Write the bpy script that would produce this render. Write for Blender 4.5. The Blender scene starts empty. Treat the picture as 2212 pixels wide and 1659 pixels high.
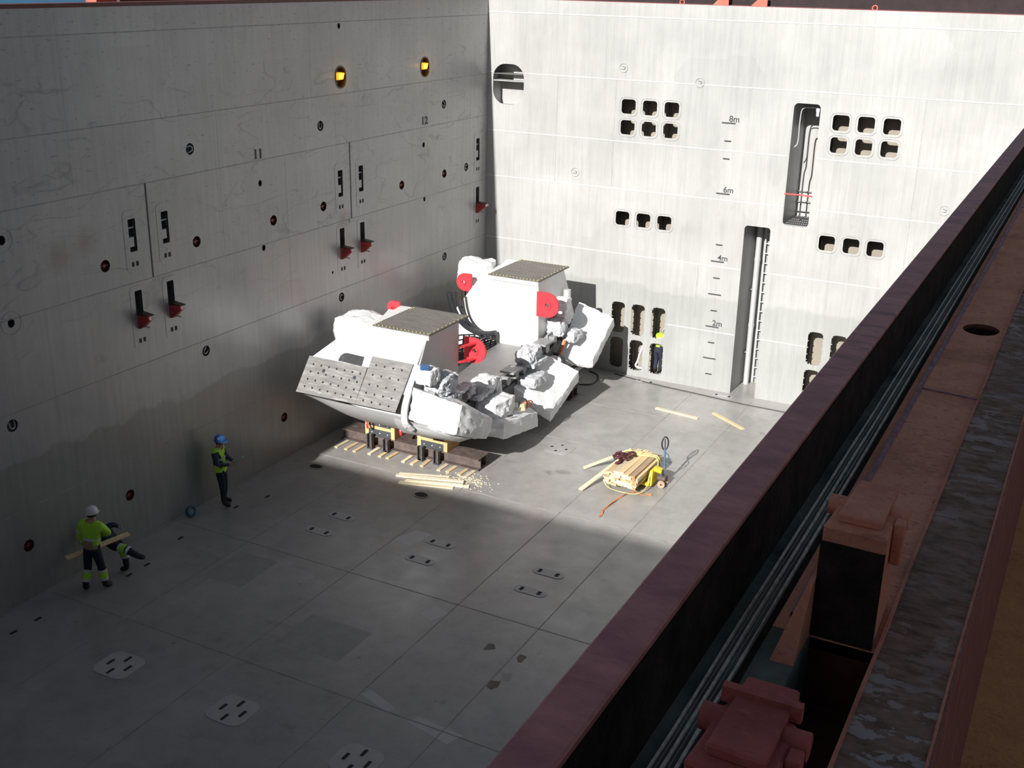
import bpy, bmesh, math, random
from mathutils import Vector, Matrix, Quaternion, noise
random.seed(7)
SC = bpy.context.scene
COL = SC.collection
PI = math.pi

# ------------------------------------------------------------------ camera
cam_d = bpy.data.cameras.new('camera')
cam = bpy.data.objects.new('camera', cam_d)
COL.objects.link(cam)
cam.location = (17.4866, -31.7502, 11.9316)
cam.rotation_euler = (math.radians(69.994), math.radians(-1.082), math.radians(27.7505))
cam_d.sensor_fit = 'HORIZONTAL'
cam_d.sensor_width = 36.0
cam_d.lens = 2453.57 / 2212 * 36.0
cam_d.clip_start = 0.05
cam_d.clip_end = 6000
SC.camera = cam

# ------------------------------------------------------------------ light
SUN_DIR = Vector((0.03, 1.0, -0.51)).normalized()
world = bpy.data.worlds.new('sky')
SC.world = world
world.use_nodes = True
wn = world.node_tree.nodes
wl = world.node_tree.links
wn.clear()
w_out = wn.new('ShaderNodeOutputWorld')
w_bg = wn.new('ShaderNodeBackground')
w_sky = wn.new('ShaderNodeTexSky')
w_sky.sky_type = 'NISHITA'
w_sky.sun_disc = False
w_sky.sun_elevation = math.radians(27)
w_sky.sun_rotation = math.radians(178)
w_sky.air_density = 1.0
w_sky.dust_density = 1.0
w_bg.inputs['Strength'].default_value = 0.056
w_hsv = wn.new('ShaderNodeHueSaturation')
w_hsv.inputs['Saturation'].default_value = 0.65
wl.new(w_sky.outputs[0], w_hsv.inputs['Color'])
wl.new(w_hsv.outputs[0], w_bg.inputs[0])
wl.new(w_bg.outputs[0], w_out.inputs[0])

sun_d = bpy.data.lights.new('sun', 'SUN')
sun_d.energy = 7.0
sun_d.angle = math.radians(0.6)
sun_d.color = (1.0, 0.97, 0.925)
sun = bpy.data.objects.new('sun', sun_d)
COL.objects.link(sun)
sun.location = (8, -60, 45)
sun.rotation_euler = SUN_DIR.to_track_quat('-Z', 'Y').to_euler()

SC.view_settings.view_transform = 'Standard'
SC.view_settings.look = 'None'
SC.view_settings.exposure = 0.0
SC.view_settings.gamma = 1.0
SC.view_settings.use_curve_mapping = False

# ------------------------------------------------------------------ helpers
def V(*a):
    return Vector(a)

def tag(o, label=None, cat=None, group=None, kind=None):
    if label: o['label'] = label
    if cat: o['category'] = cat
    if group: o['group'] = group
    if kind: o['kind'] = kind
    return o

def adopt(o, parent):
    o.parent = parent
    o.matrix_parent_inverse = Matrix.Translation(-ROOTLOC.get(parent.name, Vector((0, 0, 0))))

ROOTLOC = {}

def link(name, me, mat=None, parent=None, label=None, cat=None, group=None, kind=None):
    o = bpy.data.objects.new(name, me)
    COL.objects.link(o)
    if mat is not None:
        me.materials.clear()
        me.materials.append(mat)
    if parent is not None:
        adopt(o, parent)
    return tag(o, label, cat, group, kind)

def obj(name, bm, mat, parent=None, label=None, cat=None, group=None, kind=None, smooth=False, recalc=True, bevel=0, sharp=40):
    if recalc:
        bmesh.ops.recalc_face_normals(bm, faces=bm.faces[:])
    if bevel:
        es = [e for e in bm.edges if len(e.link_faces) == 2 and e.calc_face_angle(0) > 0.6]
        bmesh.ops.bevel(bm, geom=es, offset=bevel, segments=1, affect='EDGES', profile=0.5)
    me = bpy.data.meshes.new(name)
    bm.to_mesh(me)
    bm.free()
    if smooth:
        me.polygons.foreach_set('use_smooth', [True] * len(me.polygons))
        me.set_sharp_from_angle(angle=math.radians(sharp))
    return link(name, me, mat, parent, label, cat, group, kind)

def thing(name, loc, label, cat, group=None):
    o = bpy.data.objects.new(name, None)
    COL.objects.link(o)
    o.empty_display_size = 0.2
    o.location = loc
    ROOTLOC[o.name] = Vector(loc)
    return tag(o, label, cat, group)

def share(name, src, parent, M):
    """another copy of a mesh with its own place"""
    o = bpy.data.objects.new(name, src.data)
    COL.objects.link(o)
    if parent is not None:
        adopt(o, parent)
    o.matrix_basis = M
    return o

def frame(d, up=Vector((0, 0, 1))):
    d = Vector(d).normalized()
    if abs(d.dot(up)) > 0.98:
        up = Vector((0, 1, 0))
    x = d.cross(up).normalized()
    y = x.cross(d).normalized()
    return x, y, d

def hexa(bm, p):
    v = [bm.verts.new(q) for q in p]
    for f in ((3, 2, 1, 0), (4, 5, 6, 7), (0, 1, 5, 4), (1, 2, 6, 5), (2, 3, 7, 6), (3, 0, 4, 7)):
        bm.faces.new([v[i] for i in f])

def box(bm, x0, x1, y0, y1, z0, z1):
    hexa(bm, [(x0, y0, z0), (x1, y0, z0), (x1, y1, z0), (x0, y1, z0), (x0, y0, z1), (x1, y0, z1), (x1, y1, z1), (x0, y1, z1)])

def obox(bm, c, ax, ay, az):
    """box from centre and three half vectors"""
    c, ax, ay, az = Vector(c), Vector(ax), Vector(ay), Vector(az)
    hexa(bm, [c + ax * i + ay * j + az * k for k in (-1, 1) for i, j in ((-1, -1), (1, -1), (1, 1), (-1, 1))])

def bar(bm, p0, p1, w, h, up=Vector((0, 0, 1))):
    p0, p1 = Vector(p0), Vector(p1)
    x, y, d = frame(p1 - p0, up)
    obox(bm, (p0 + p1) / 2, x * w / 2, y * h / 2, (p1 - p0) / 2)

def cyl(bm, p0, p1, r0, r1=None, n=12, cap=True):
    if r1 is None: r1 = r0
    p0, p1 = Vector(p0), Vector(p1)
    x, y, d = frame(p1 - p0)
    a = [[bm.verts.new(p + (x * math.cos(2 * PI * i / n) + y * math.sin(2 * PI * i / n)) * r) for i in range(n)] for p, r in ((p0, r0), (p1, r1))]
    for i in range(n):
        bm.faces.new((a[0][i], a[0][(i + 1) % n], a[1][(i + 1) % n], a[1][i]))
    if cap:
        bm.faces.new(a[0][::-1]); bm.faces.new(a[1])

def tube(bm, pts, r, n=8, closed=False):
    pts = [Vector(p) for p in pts]
    rr_ = r if isinstance(r, (list, tuple)) else [r] * len(pts)
    rings = []
    up = None
    m = len(pts)
    for i, p in enumerate(pts):
        a = pts[i - 1] if (i or closed) else p
        b = pts[(i + 1) % m] if (i < m - 1 or closed) else p
        d = (b - a).normalized()
        if up is None:
            x, y, _ = frame(d)
        else:
            x = d.cross(up)
            if x.length < 1e-4: x, y, _ = frame(d)
            x.normalize(); y = x.cross(d).normalized()
        up = y
        rings.append([bm.verts.new(p + (x * math.cos(2 * PI * k / n) + y * math.sin(2 * PI * k / n)) * rr_[i]) for k in range(n)])
    for i in range(m if closed else m - 1):
        A, B = rings[i], rings[(i + 1) % m]
        for k in range(n):
            bm.faces.new((A[k], A[(k + 1) % n], B[(k + 1) % n], B[k]))
    if not closed:
        bm.faces.new(rings[0][::-1]); bm.faces.new(rings[-1])

def spline(pts, n=8):
    """Catmull-Rom through pts"""
    P = [Vector(p) for p in pts]
    P = [P[0] * 2 - P[1]] + P + [P[-1] * 2 - P[-2]]
    out = []
    for i in range(1, len(P) - 2):
        for k in range(n):
            t = k / n
            a, b, c, d = P[i - 1:i + 3]
            out.append(0.5 * ((2 * b) + (c - a) * t + (2 * a - 5 * b + 4 * c - d) * t * t + (3 * b - a - 3 * c + d) * t ** 3))
    out.append(P[-2])
    return out

def torus(bm, c, axis, R, r, n=20, m=6):
    x, y, d = frame(axis)
    tube(bm, [Vector(c) + (x * math.cos(2 * PI * i / n) + y * math.sin(2 * PI * i / n)) * R for i in range(n)], r, m, closed=True)

def lathe(bm, c, axis, prof, n=20):
    """prof: list of (radius, distance along axis)"""
    x, y, d = frame(axis)
    c = Vector(c)
    rings = []
    for r, h in prof:
        if r < 1e-6:
            rings.append([bm.verts.new(c + d * h)])
        else:
            rings.append([bm.verts.new(c + d * h + (x * math.cos(2 * PI * i / n) + y * math.sin(2 * PI * i / n)) * r) for i in range(n)])
    for A, B in zip(rings, rings[1:]):
        for i in range(n):
            j = (i + 1) % n
            if len(A) == 1 and len(B) == 1: continue
            if len(A) == 1: bm.faces.new((A[0], B[j], B[i]))
            elif len(B) == 1: bm.faces.new((A[i], A[j], B[0]))
            else: bm.faces.new((A[i], A[j], B[j], B[i]))

def ball(bm, c, s, seg=14, rot=None):
    M = Matrix.Translation(Vector(c)) @ (rot.to_matrix().to_4x4() if rot else Matrix()) @ Matrix.Diagonal((s[0], s[1], s[2], 1))
    bmesh.ops.create_uvsphere(bm, u_segments=seg, v_segments=max(6, seg // 2 + 2), radius=1, matrix=M)

def rrect(cx, cy, w, h, r, n=5):
    r = min(r, w / 2 - 1e-4, h / 2 - 1e-4)
    out = []
    for qx, qy, a0 in ((1, 1, 0), (-1, 1, 90), (-1, -1, 180), (1, -1, 270)):
        for k in range(n + 1):
            a = math.radians(a0 + 90 * k / n)
            out.append((cx + qx * (w / 2 - r) + r * math.cos(a), cy + qy * (h / 2 - r) + r * math.sin(a)))
    return out

def circ(cx, cy, r, n=16, ry=None):
    ry = ry or r
    return [(cx + r * math.cos(2 * PI * i / n), cy + ry * math.sin(2 * PI * i / n)) for i in range(n)]

def sheet(outer, holes, thick, fn):
    """flat plate with real holes: 2D outline filled and given thickness; fn maps (u, v, w) to space, w in 0..thick"""
    cu = bpy.data.curves.new('outline', 'CURVE')
    cu.dimensions = '2D'
    cu.fill_mode = 'BOTH'
    cu.extrude = thick / 2
    for poly in [outer] + list(holes):
        s = cu.splines.new('POLY')
        s.points.add(len(poly) - 1)
        for q, pt in zip(s.points, poly):
            q.co = (pt[0], pt[1], 0, 1)
        s.use_cyclic_u = True
    o = bpy.data.objects.new('outline', cu)
    COL.objects.link(o)
    bpy.context.view_layer.update()
    me = bpy.data.meshes.new_from_object(o.evaluated_get(bpy.context.evaluated_depsgraph_get()))
    bpy.data.objects.remove(o)
    bpy.data.curves.remove(cu)
    bm = bmesh.new()
    bm.from_mesh(me)
    bpy.data.meshes.remove(me)
    bmesh.ops.remove_doubles(bm, verts=bm.verts[:], dist=1e-5)
    for v in bm.verts:
        v.co = Vector(fn(v.co.x, v.co.y, v.co.z + thick / 2))
    return bm

def ring_strip(bm, inner, outer, fn, w0, w1):
    """raised frame between two outlines with the same number of points"""
    n = len(inner)
    a = [[bm.verts.new(fn(p[0], p[1], w)) for p in L] for L, w in ((inner, w0), (inner, w1), (outer, w1), (outer, w0))]
    for i in range(n):
        j = (i + 1) % n
        for k in range(4):
            A, B = a[k], a[(k + 1) % 4]
            bm.faces.new((A[i], A[j], B[j], B[i]))

def extrude_outline(bm, poly, fn, w0, w1, cap0=False, cap1=True):
    a = [bm.verts.new(fn(p[0], p[1], w0)) for p in poly]
    b = [bm.verts.new(fn(p[0], p[1], w1)) for p in poly]
    n = len(poly)
    for i in range(n):
        bm.faces.new((a[i], a[(i + 1) % n], b[(i + 1) % n], b[i]))
    if cap1: bm.faces.new(b)
    if cap0: bm.faces.new(a[::-1])

def trilin(c, cuts, amp=0.0, freq=2.0, seed=0.0, puff=0.0, rnd=0.0):
    """soft package: a subdivided cube pulled to eight corners (bottom 0-3, top 4-7), puffed and crumpled"""
    bm = bmesh.new()
    bmesh.ops.create_cube(bm, size=2)
    bmesh.ops.subdivide_edges(bm, edges=bm.edges[:], cuts=cuts, use_grid_fill=True)
    c = [Vector(q) for q in c]
    cen = sum(c, Vector()) / 8
    for v in bm.verts:
        p = v.co.copy()
        if rnd:
            s = p.normalized() * 1.35
            p = p.lerp(s, rnd)
        u, w, t = (p.x + 1) / 2, (p.y + 1) / 2, (p.z + 1) / 2
        b0 = c[0].lerp(c[1], u).lerp(c[3].lerp(c[2], u), w)
        b1 = c[4].lerp(c[5], u).lerp(c[7].lerp(c[6], u), w)
        q = b0.lerp(b1, t)
        if puff:
            e = (1 - v.co.x ** 2) * (1 - v.co.y ** 2) + (1 - v.co.z ** 2) * (1 - v.co.y ** 2) + (1 - v.co.x ** 2) * (1 - v.co.z ** 2)
            q = q + (q - cen).normalized() * puff * e
        if amp:
            s = Vector((seed, seed * 1.7, seed * 0.6))
            n1 = noise.noise_vector(q * freq + s) * amp
            n2 = noise.noise_vector(q * freq * 2.7 + s) * amp * 0.4
            rg = 1 - 2 * abs(noise.noise(q * freq * 1.9 + s * 2)) + 0.6 * (1 - 2 * abs(noise.noise(q * freq * 3.7 - s)))
            q = q + n1 + n2 + (q - cen).normalized() * amp * 0.55 * rg
        v.co = q
    return bm

def blob(c, size, seed, amp=0.06, freq=3.0, rot=None, cuts=15, rnd=0.4):
    a, b, h = size
    R = rot if rot else Matrix.Identity(3)
    c = Vector(c)
    cs = [c + R @ Vector((i * a / 2, j * b / 2, k * h / 2)) for k in (-1, 1) for i, j in ((-1, -1), (1, -1), (1, 1), (-1, 1))]
    return trilin(cs, cuts, amp, freq, seed, 0.0, rnd)

def rotz(a):
    return Matrix.Rotation(math.radians(a), 3, 'Z')

# ------------------------------------------------------------------ materials
def nodes_of(name):
    m = bpy.data.materials.new(name)
    m.use_nodes = True
    nt = m.node_tree
    b = nt.nodes['Principled BSDF']
    return m, nt, b

class NB:
    """small node builder"""
    def __init__(s, nt):
        s.nt = nt
        s.tc = nt.nodes.new('ShaderNodeTexCoord')
        s.co = s.tc.outputs['Object']
    def L(s, a, b): s.nt.links.new(a, b)
    def mapping(s, scale=(1, 1, 1), loc=(0, 0, 0), rot=(0, 0, 0)):
        n = s.nt.nodes.new('ShaderNodeMapping')
        n.inputs['Scale'].default_value = scale
        n.inputs['Location'].default_value = loc
        n.inputs['Rotation'].default_value = rot
        s.L(s.co, n.inputs[0])
        return n.outputs[0]
    def noise(s, scale, detail=4, rough=0.55, vec=None, dist=0.0):
        n = s.nt.nodes.new('ShaderNodeTexNoise')
        n.inputs['Scale'].default_value = scale
        n.inputs['Detail'].default_value = detail
        n.inputs['Roughness'].default_value = rough
        n.inputs['Distortion'].default_value = dist
        s.L(vec if vec is not None else s.co, n.inputs['Vector'])
        return n.outputs['Fac']
    def voro(s, scale, vec=None, feature='F1', out='Distance'):
        n = s.nt.nodes.new('ShaderNodeTexVoronoi')
        n.feature = feature
        n.inputs['Scale'].default_value = scale
        s.L(vec if vec is not None else s.co, n.inputs['Vector'])
        return n.outputs[out]
    def ramp(s, fac, stops, interp='LINEAR'):
        n = s.nt.nodes.new('ShaderNodeValToRGB')
        n.color_ramp.interpolation = interp
        el = n.color_ramp.elements
        while len(el) < len(stops): el.new(0.5)
        for e, (p, c) in zip(el, stops):
            e.position = p
            e.color = (c, c, c, 1) if isinstance(c, (int, float)) else (c[0], c[1], c[2], 1)
        s.L(fac, n.inputs[0])
        return n.outputs[0]
    def math(s, op, a, b=None, clamp=False):
        n = s.nt.nodes.new('ShaderNodeMath')
        n.operation = op
        n.use_clamp = clamp
        for i, q in enumerate((a, b)):
            if q is None: continue
            if isinstance(q, (int, float)): n.inputs[i].default_value = q
            else: s.L(q, n.inputs[i])
        return n.outputs[0]
    def mix(s, fac, a, b, mode='MIX'):
        n = s.nt.nodes.new('ShaderNodeMix')
        n.data_type = 'RGBA'
        n.blend_type = mode
        for sock, q in ((n.inputs['Factor'], fac), (n.inputs['A'], a), (n.inputs['B'], b)):
            if isinstance(q, (int, float)):
                if sock.type == 'RGBA': sock.default_value = (q, q, q, 1)
                else: sock.default_value = q
            elif isinstance(q, (tuple, list)): sock.default_value = (q[0], q[1], q[2], 1)
            else: s.L(q, sock)
        # colour sockets share names with the float ones: pick the RGBA sockets explicitly
        return n.outputs['Result']
    def sep(s):
        n = s.nt.nodes.new('ShaderNodeSeparateXYZ')
        s.L(s.co, n.inputs[0])
        return n.outputs
    def bump(s, h, strength, dist, bsdf):
        n = s.nt.nodes.new('ShaderNodeBump')
        n.inputs['Strength'].default_value = strength
        n.inputs['Distance'].default_value = dist
        s.L(h, n.inputs['Height'])
        s.L(n.outputs[0], bsdf.inputs['Normal'])

def _mix(nb, fac, a, b, mode='MIX'):
    n = nb.nt.nodes.new('ShaderNodeMix')
    n.data_type = 'RGBA'
    n.blend_type = mode
    ins = [i for i in n.inputs if i.enabled]
    f, A, B = n.inputs[0], n.inputs[6], n.inputs[7]
    for sock, q in ((f, fac), (A, a), (B, b)):
        if isinstance(q, (int, float)):
            sock.default_value = q if sock is f else (q, q, q, 1)
        elif isinstance(q, (tuple, list)):
            sock.default_value = (q[0], q[1], q[2], 1)
        else:
            nb.L(q, sock)
    return n.outputs[2]
NB.mix = _mix

def simple(name, c, rough=0.5, metal=0.0, var=0.15, scale=6.0, bump=0.0, bscale=30.0, spec=0.5, c2=None):
    m, nt, b = nodes_of(name)
    nb = NB(nt)
    f = nb.noise(scale, 5, 0.6)
    lo = tuple(q * (1 - var) for q in c) if c2 is None else c2
    hi = tuple(min(1, q * (1 + var)) for q in c) if c2 is None else c
    col = nb.ramp(f, [(0.3, lo), (0.7, hi)])
    nb.L(col, b.inputs['Base Color'])
    b.inputs['Roughness'].default_value = rough
    b.inputs['Metallic'].default_value = metal
    b.inputs['Specular IOR Level'].default_value = spec
    if bump:
        nb.bump(nb.noise(bscale, 4, 0.6), bump, 0.02, b)
    return m

def steel_wall(name, tone, scuff, horiz):
    """grey hold paint: repainted patches, vertical runs, scuff curves, rust; horiz = index of the horizontal axis"""
    m, nt, b = nodes_of(name)
    nb = NB(nt)
    xyz = nb.sep()
    base = nb.ramp(nb.noise(0.45, 5, 0.6), [(0.3, tuple(t * 0.86 for t in tone)), (0.7, tuple(min(1, t * 1.1) for t in tone))])
    # vertical runs of paint and water
    sv = nb.mapping(scale=(5, 5, 0.22))
    runs = nb.ramp(nb.noise(1.6, 6, 0.65, sv), [(0.35, 0.86), (0.55, 1.0), (0.75, 1.06)])
    col = nb.mix(0.75, base, runs, 'MULTIPLY')
    fine = nb.ramp(nb.noise(3.0, 6, 0.7, nb.mapping(scale=(9, 9, 0.5), loc=(3, 1, 0))), [(0.38, 0.93), (0.5, 1.0), (0.7, 1.04)])
    col = nb.mix(0.7, col, fine, 'MULTIPLY')
    # repaint patches with square edges
    pv = nb.mapping(scale=(0.55, 0.55, 0.42))
    patch = nb.voro(1.0, pv, 'F1', 'Color')
    sepc = nt.nodes.new('ShaderNodeSeparateColor')
    nb.L(patch, sepc.inputs[0])
    voro_nodes = [n for n in nt.nodes if n.type == 'TEX_VORONOI']
    voro_nodes[-1].distance = 'CHEBYCHEV'
    pm = nb.ramp(sepc.outputs[0], [(0.0, 0.9), (0.5, 1.0), (1.0, 1.07)])
    col = nb.mix(0.45, col, pm, 'MULTIPLY')
    # lower band of newer, greyer paint with a ragged edge
    edge = nb.math('ADD', xyz[2], nb.math('MULTIPLY', nb.noise(0.9, 4, 0.6), -0.9))
    low = nb.ramp(nb.math('MULTIPLY', edge, 0.1), [(0.238, 1.0), (0.247, 0.0)])
    col = nb.mix(low, col, nb.mix(1.0, col, (0.71, 0.715, 0.69) if scuff else (0.86, 0.87, 0.86), 'MULTIPLY'))
    if scuff:
        # long curved scuffs: contour lines of a slow noise, broken up
        for sc_, off, wid, up in ((0.26, (0, 0, 0), 0.0065, 1.2), (0.40, (7, 3, 5), 0.007, 1.1), (0.62, (2, 9, 1), 0.007, 1.0), (0.30, (31, 12, 7), 0.006, 1.1)):
            q = nb.noise(sc_, 3.5, 0.45, nb.mapping(scale=(1, 0.75, 2.0), loc=off), 0.15)
            d = nb.math('ABSOLUTE', nb.math('SUBTRACT', q, 0.5))
            line = nb.ramp(d, [(0.0, 1.0), (wid, 0.0)])
            brk = nb.ramp(nb.noise(0.8, 3, 0.5, nb.mapping(loc=(off[1], off[0], 4))), [(0.48, 0.0), (0.58, 1.0)])
            msk = nb.math('MULTIPLY', line, nb.math('MULTIPLY', brk, 0.32 * up))
            hgt = nb.ramp(nb.math('MULTIPLY', xyz[2], 0.1), [(0.4, 0.15), (0.6, 1.0), (0.98, 1.0), (1.0, 0.2)])
            col = nb.mix(nb.math('MULTIPLY', msk, hgt), col, (0.07, 0.07, 0.085))
        # short scratches
        sv2 = nb.mapping(scale=(1, 1.2, 5.0))
        sp = nb.ramp(nb.noise(4.2, 3, 0.6, sv2), [(0.625, 0.0), (0.68, 0.6)])
        hg = nb.ramp(nb.math('MULTIPLY', xyz[2], 0.1), [(0.55, 0.0), (0.7, 1.0)])
        col = nb.mix(nb.math('MULTIPLY', sp, hg), col, (0.11, 0.11, 0.125))
    if scuff:
        for sy, sz, sr in ((-16.95, 6.62, 0.42), (-16.25, 6.78, 0.38), (-7.75, 5.75, 0.35)):
            vm = nt.nodes.new('ShaderNodeVectorMath'); vm.operation = 'DISTANCE'
            nb.L(nb.mapping(scale=(0, 1, 1)), vm.inputs[0]); vm.inputs[1].default_value = (0, sy, sz)
            dd = nb.math('ADD', vm.outputs['Value'], nb.math('MULTIPLY', nb.noise(4.0, 4, 0.6), 0.25))
            sm = nb.ramp(dd, [(0.12, 0.55), (0.12 + sr, 0.0)])
            col = nb.mix(sm, col, (0.20, 0.11, 0.05))
    # faint rust
    ru = nb.ramp(nb.noise(0.7, 6, 0.65, nb.mapping(loc=(11, 4, 8))), [(0.66, 0.0), (0.78, 0.5)])
    col = nb.mix(ru, col, (0.22, 0.13, 0.07))
    nb.L(col, b.inputs['Base Color'])
    b.inputs['Roughness'].default_value = 0.34 if scuff else 0.42
    b.inputs['Specular IOR Level'].default_value = 1.0 if scuff else 0.5
    nb.bump(nb.noise(1.1, 3, 0.5), 0.2, 0.04, b)
    return m

MAT = {}
MAT['wall_left'] = steel_wall('hold_paint_scuffed', (0.42, 0.415, 0.41), True, 1)
MAT['wall_back'] = steel_wall('hold_paint_clean', (0.425, 0.428, 0.42), False, 0)

def floor_mat():
    m, nt, b = nodes_of('tank_top_paint')
    nb = NB(nt)
    base = nb.ramp(nb.noise(0.35, 6, 0.65), [(0.3, (0.315, 0.303, 0.295)), (0.7, (0.415, 0.402, 0.387))])
    mott = nb.ramp(nb.noise(2.2, 7, 0.7), [(0.35, 0.82), (0.55, 1.0), (0.7, 1.06)])
    col = nb.mix(0.9, base, mott, 'MULTIPLY')
    pv = nb.mapping(scale=(0.7, 0.5, 1))
    patch = nb.voro(1.0, pv, 'F1', 'Color')
    [n for n in nt.nodes if n.type == 'TEX_VORONOI'][-1].distance = 'CHEBYCHEV'
    sepc = nt.nodes.new('ShaderNodeSeparateColor')
    nb.L(patch, sepc.inputs[0])
    col = nb.mix(0.7, col, nb.ramp(sepc.outputs[1], [(0.0, 0.9), (0.6, 1.0), (1.0, 1.08)]), 'MULTIPLY')
    st = nb.ramp(nb.noise(1.3, 6, 0.7, nb.mapping(scale=(1, 1.6, 1), loc=(4, 2, 0))), [(0.60, 0.0), (0.74, 0.55)])
    col = nb.mix(st, col, (0.20, 0.15, 0.12))
    sc_ = nb.ramp(nb.noise(3.0, 4, 0.6, nb.mapping(scale=(0.35, 2.6, 1), rot=(0, 0, 0.15))), [(0.66, 0.0), (0.73, 0.35)])
    col = nb.mix(sc_, col, (0.16, 0.14, 0.14))
    dk = nb.ramp(nb.noise(0.55, 3, 0.5, nb.mapping(loc=(9, 1, 0))), [(0.705, 0.0), (0.715, 0.45)])
    col = nb.mix(dk, col, (0.13, 0.12, 0.10))
    nb.L(col, b.inputs['Base Color'])
    rg = nb.ramp(nb.noise(1.7, 5, 0.6, nb.mapping(loc=(5, 5, 0))), [(0.3, 0.26), (0.7, 0.44)])
    nb.L(rg, b.inputs['Roughness'])
    b.inputs['Specular IOR Level'].default_value = 1.0
    nb.bump(nb.noise(1.3, 3, 0.5), 0.12, 0.02, b)
    return m
MAT['floor'] = floor_mat()

def rust_mat(name, c1, c2, dark, pit=0.6):
    m, nt, b = nodes_of(name)
    nb = NB(nt)
    col = nb.ramp(nb.noise(9.0, 6, 0.65), [(0.3, c2), (0.7, c1)])
    big = nb.ramp(nb.noise(4.0, 4, 0.55, nb.mapping(loc=(3, 3, 3))), [(0.50, 0.0), (0.66, 0.55)])
    col = nb.mix(big, col, tuple(q * 0.6 for q in c2))
    pits = nb.ramp(nb.noise(38.0, 5, 0.6, nb.mapping(scale=(1.0, 2.2, 1))), [(0.60, 0.0), (0.68, pit)])
    col = nb.mix(pits, col, dark)
    pit2 = nb.ramp(nb.noise(95.0, 4, 0.6, nb.mapping(scale=(1.0, 1.8, 1))), [(0.58, 0.0), (0.72, pit * 0.7)])
    col = nb.mix(pit2, col, dark)
    lite = nb.ramp(nb.noise(60.0, 4, 0.6, nb.mapping(loc=(1, 7, 2))), [(0.55, 0.0), (0.72, 0.35)])
    col = nb.mix(lite, col, tuple(min(1, q * 1.35) for q in c1))
    nb.L(col, b.inputs['Base Color'])
    b.inputs['Roughness'].default_value = 0.8
    b.inputs['Specular IOR Level'].default_value = 0.2
    nb.bump(nb.noise(55.0, 6, 0.7), 0.9, 0.005, b)
    return m
MAT['rust'] = rust_mat('rusted_coaming_plate', (0.92, 0.45, 0.30), (0.74, 0.33, 0.215), (0.10, 0.05, 0.035))
MAT['rust_deck'] = rust_mat('rusted_deck_plate', (0.80, 0.40, 0.17), (0.66, 0.31, 0.13), (0.10, 0.045, 0.02), 0.35)
MAT['red_block'] = rust_mat('red_painted_cleat', (0.50, 0.15, 0.13), (0.40, 0.11, 0.10), (0.12, 0.05, 0.05), 0.25)
MAT['rust_block'] = rust_mat('rusted_cleat', (0.74, 0.33, 0.22), (0.58, 0.23, 0.16), (0.09, 0.05, 0.04), 0.3)

def coaming_red():
    m, nt, b = nodes_of('red_coaming_paint')
    nb = NB(nt)
    col = nb.ramp(nb.noise(7.0, 6, 0.65, nb.mapping(scale=(1, 1.6, 1))), [(0.3, (0.34, 0.115, 0.125)), (0.7, (0.62, 0.26, 0.24))])
    dk = nb.ramp(nb.noise(13.0, 6, 0.7, nb.mapping(scale=(0.6, 2.4, 1), loc=(2, 2, 2))), [(0.52, 0.0), (0.64, 0.6)])
    yy = nb.ramp(nb.math('ADD', nb.math('MULTIPLY', nb.sep()[1], 0.1), 3.1), [(0.10, 0.25), (0.2, 1.0)])
    col = nb.mix(nb.math('MULTIPLY', dk, yy), col, (0.10, 0.065, 0.075))
    nb.L(col, b.inputs['Base Color'])
    b.inputs['Roughness'].default_value = 0.5
    nb.bump(nb.noise(45.0, 5, 0.65), 0.5, 0.003, b)
    return m
MAT['coaming_red'] = coaming_red()

def peel_mat():
    m, nt, b = nodes_of('peeling_paint_strip')
    nb = NB(nt)
    f = nb.noise(20.0, 7, 0.62, nb.mapping(scale=(1.0, 1.5, 1)), 0.3)
    near = nb.ramp(nb.noise(3.5, 3, 0.5, nb.mapping(loc=(1, 5, 2))), [(0.4, 0.0), (0.6, 1.0)])
    wht = nb.ramp(f, [(0.52, 0.0), (0.545, 1.0)])
    col = nb.ramp(nb.noise(20.0, 5, 0.7, nb.mapping(scale=(1, 2.5, 1))), [(0.3, (0.12, 0.085, 0.06)), (0.7, (0.36, 0.24, 0.19))])
    col = nb.mix(nb.math('MULTIPLY', wht, nb.math('ADD', nb.math('MULTIPLY', near, 0.75), 0.15)), col, (0.42, 0.39, 0.38))
    nb.L(col, b.inputs['Base Color'])
    b.inputs['Specular IOR Level'].default_value = 0.15
    b.inputs['Roughness'].default_value = 0.85
    nb.bump(f, 0.5, 0.004, b)
    return m
MAT['peel'] = peel_mat()

MAT['trough'] = simple('dark_green_trough', (0.13, 0.15, 0.13), 0.9, 0, 0.5, 9, 0.3, spec=0.08)
MAT['dark_face'] = simple('black_shade_steel', (0.028, 0.023, 0.02), 0.9, 0, 0.5, 14, 0.4, spec=0.1)  # near black with shade in the colour; also fills the groove and well
MAT['pocket'] = simple('shaded_red_pocket', (0.075, 0.03, 0.025), 0.9, 0, 0.5, 10, 0.3, spec=0.1)  # dark tone stands in for the shade between the cleats
MAT['worn_rail'] = simple('worn_pale_rail', (0.74, 0.66, 0.58), 0.9, 0.0, 0.4, 60, 0.3, spec=0.1)
MAT['bead'] = simple('purple_weld_bead', (0.30, 0.17, 0.23), 0.5, 0, 0.4, 40, 0.5)
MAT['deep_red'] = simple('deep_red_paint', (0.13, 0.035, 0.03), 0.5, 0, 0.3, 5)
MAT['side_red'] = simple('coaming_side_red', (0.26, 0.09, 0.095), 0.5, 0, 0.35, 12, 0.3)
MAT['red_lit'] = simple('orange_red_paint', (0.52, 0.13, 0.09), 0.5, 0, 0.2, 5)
MAT['black_edge'] = simple('dark_hatch_edge', (0.020, 0.011, 0.013), 0.8, 0, 0.4, 3)
MAT['hatch_grey'] = simple('hatch_cover_paint', (0.16, 0.055, 0.045), 0.6, 0, 0.2, 2)
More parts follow.
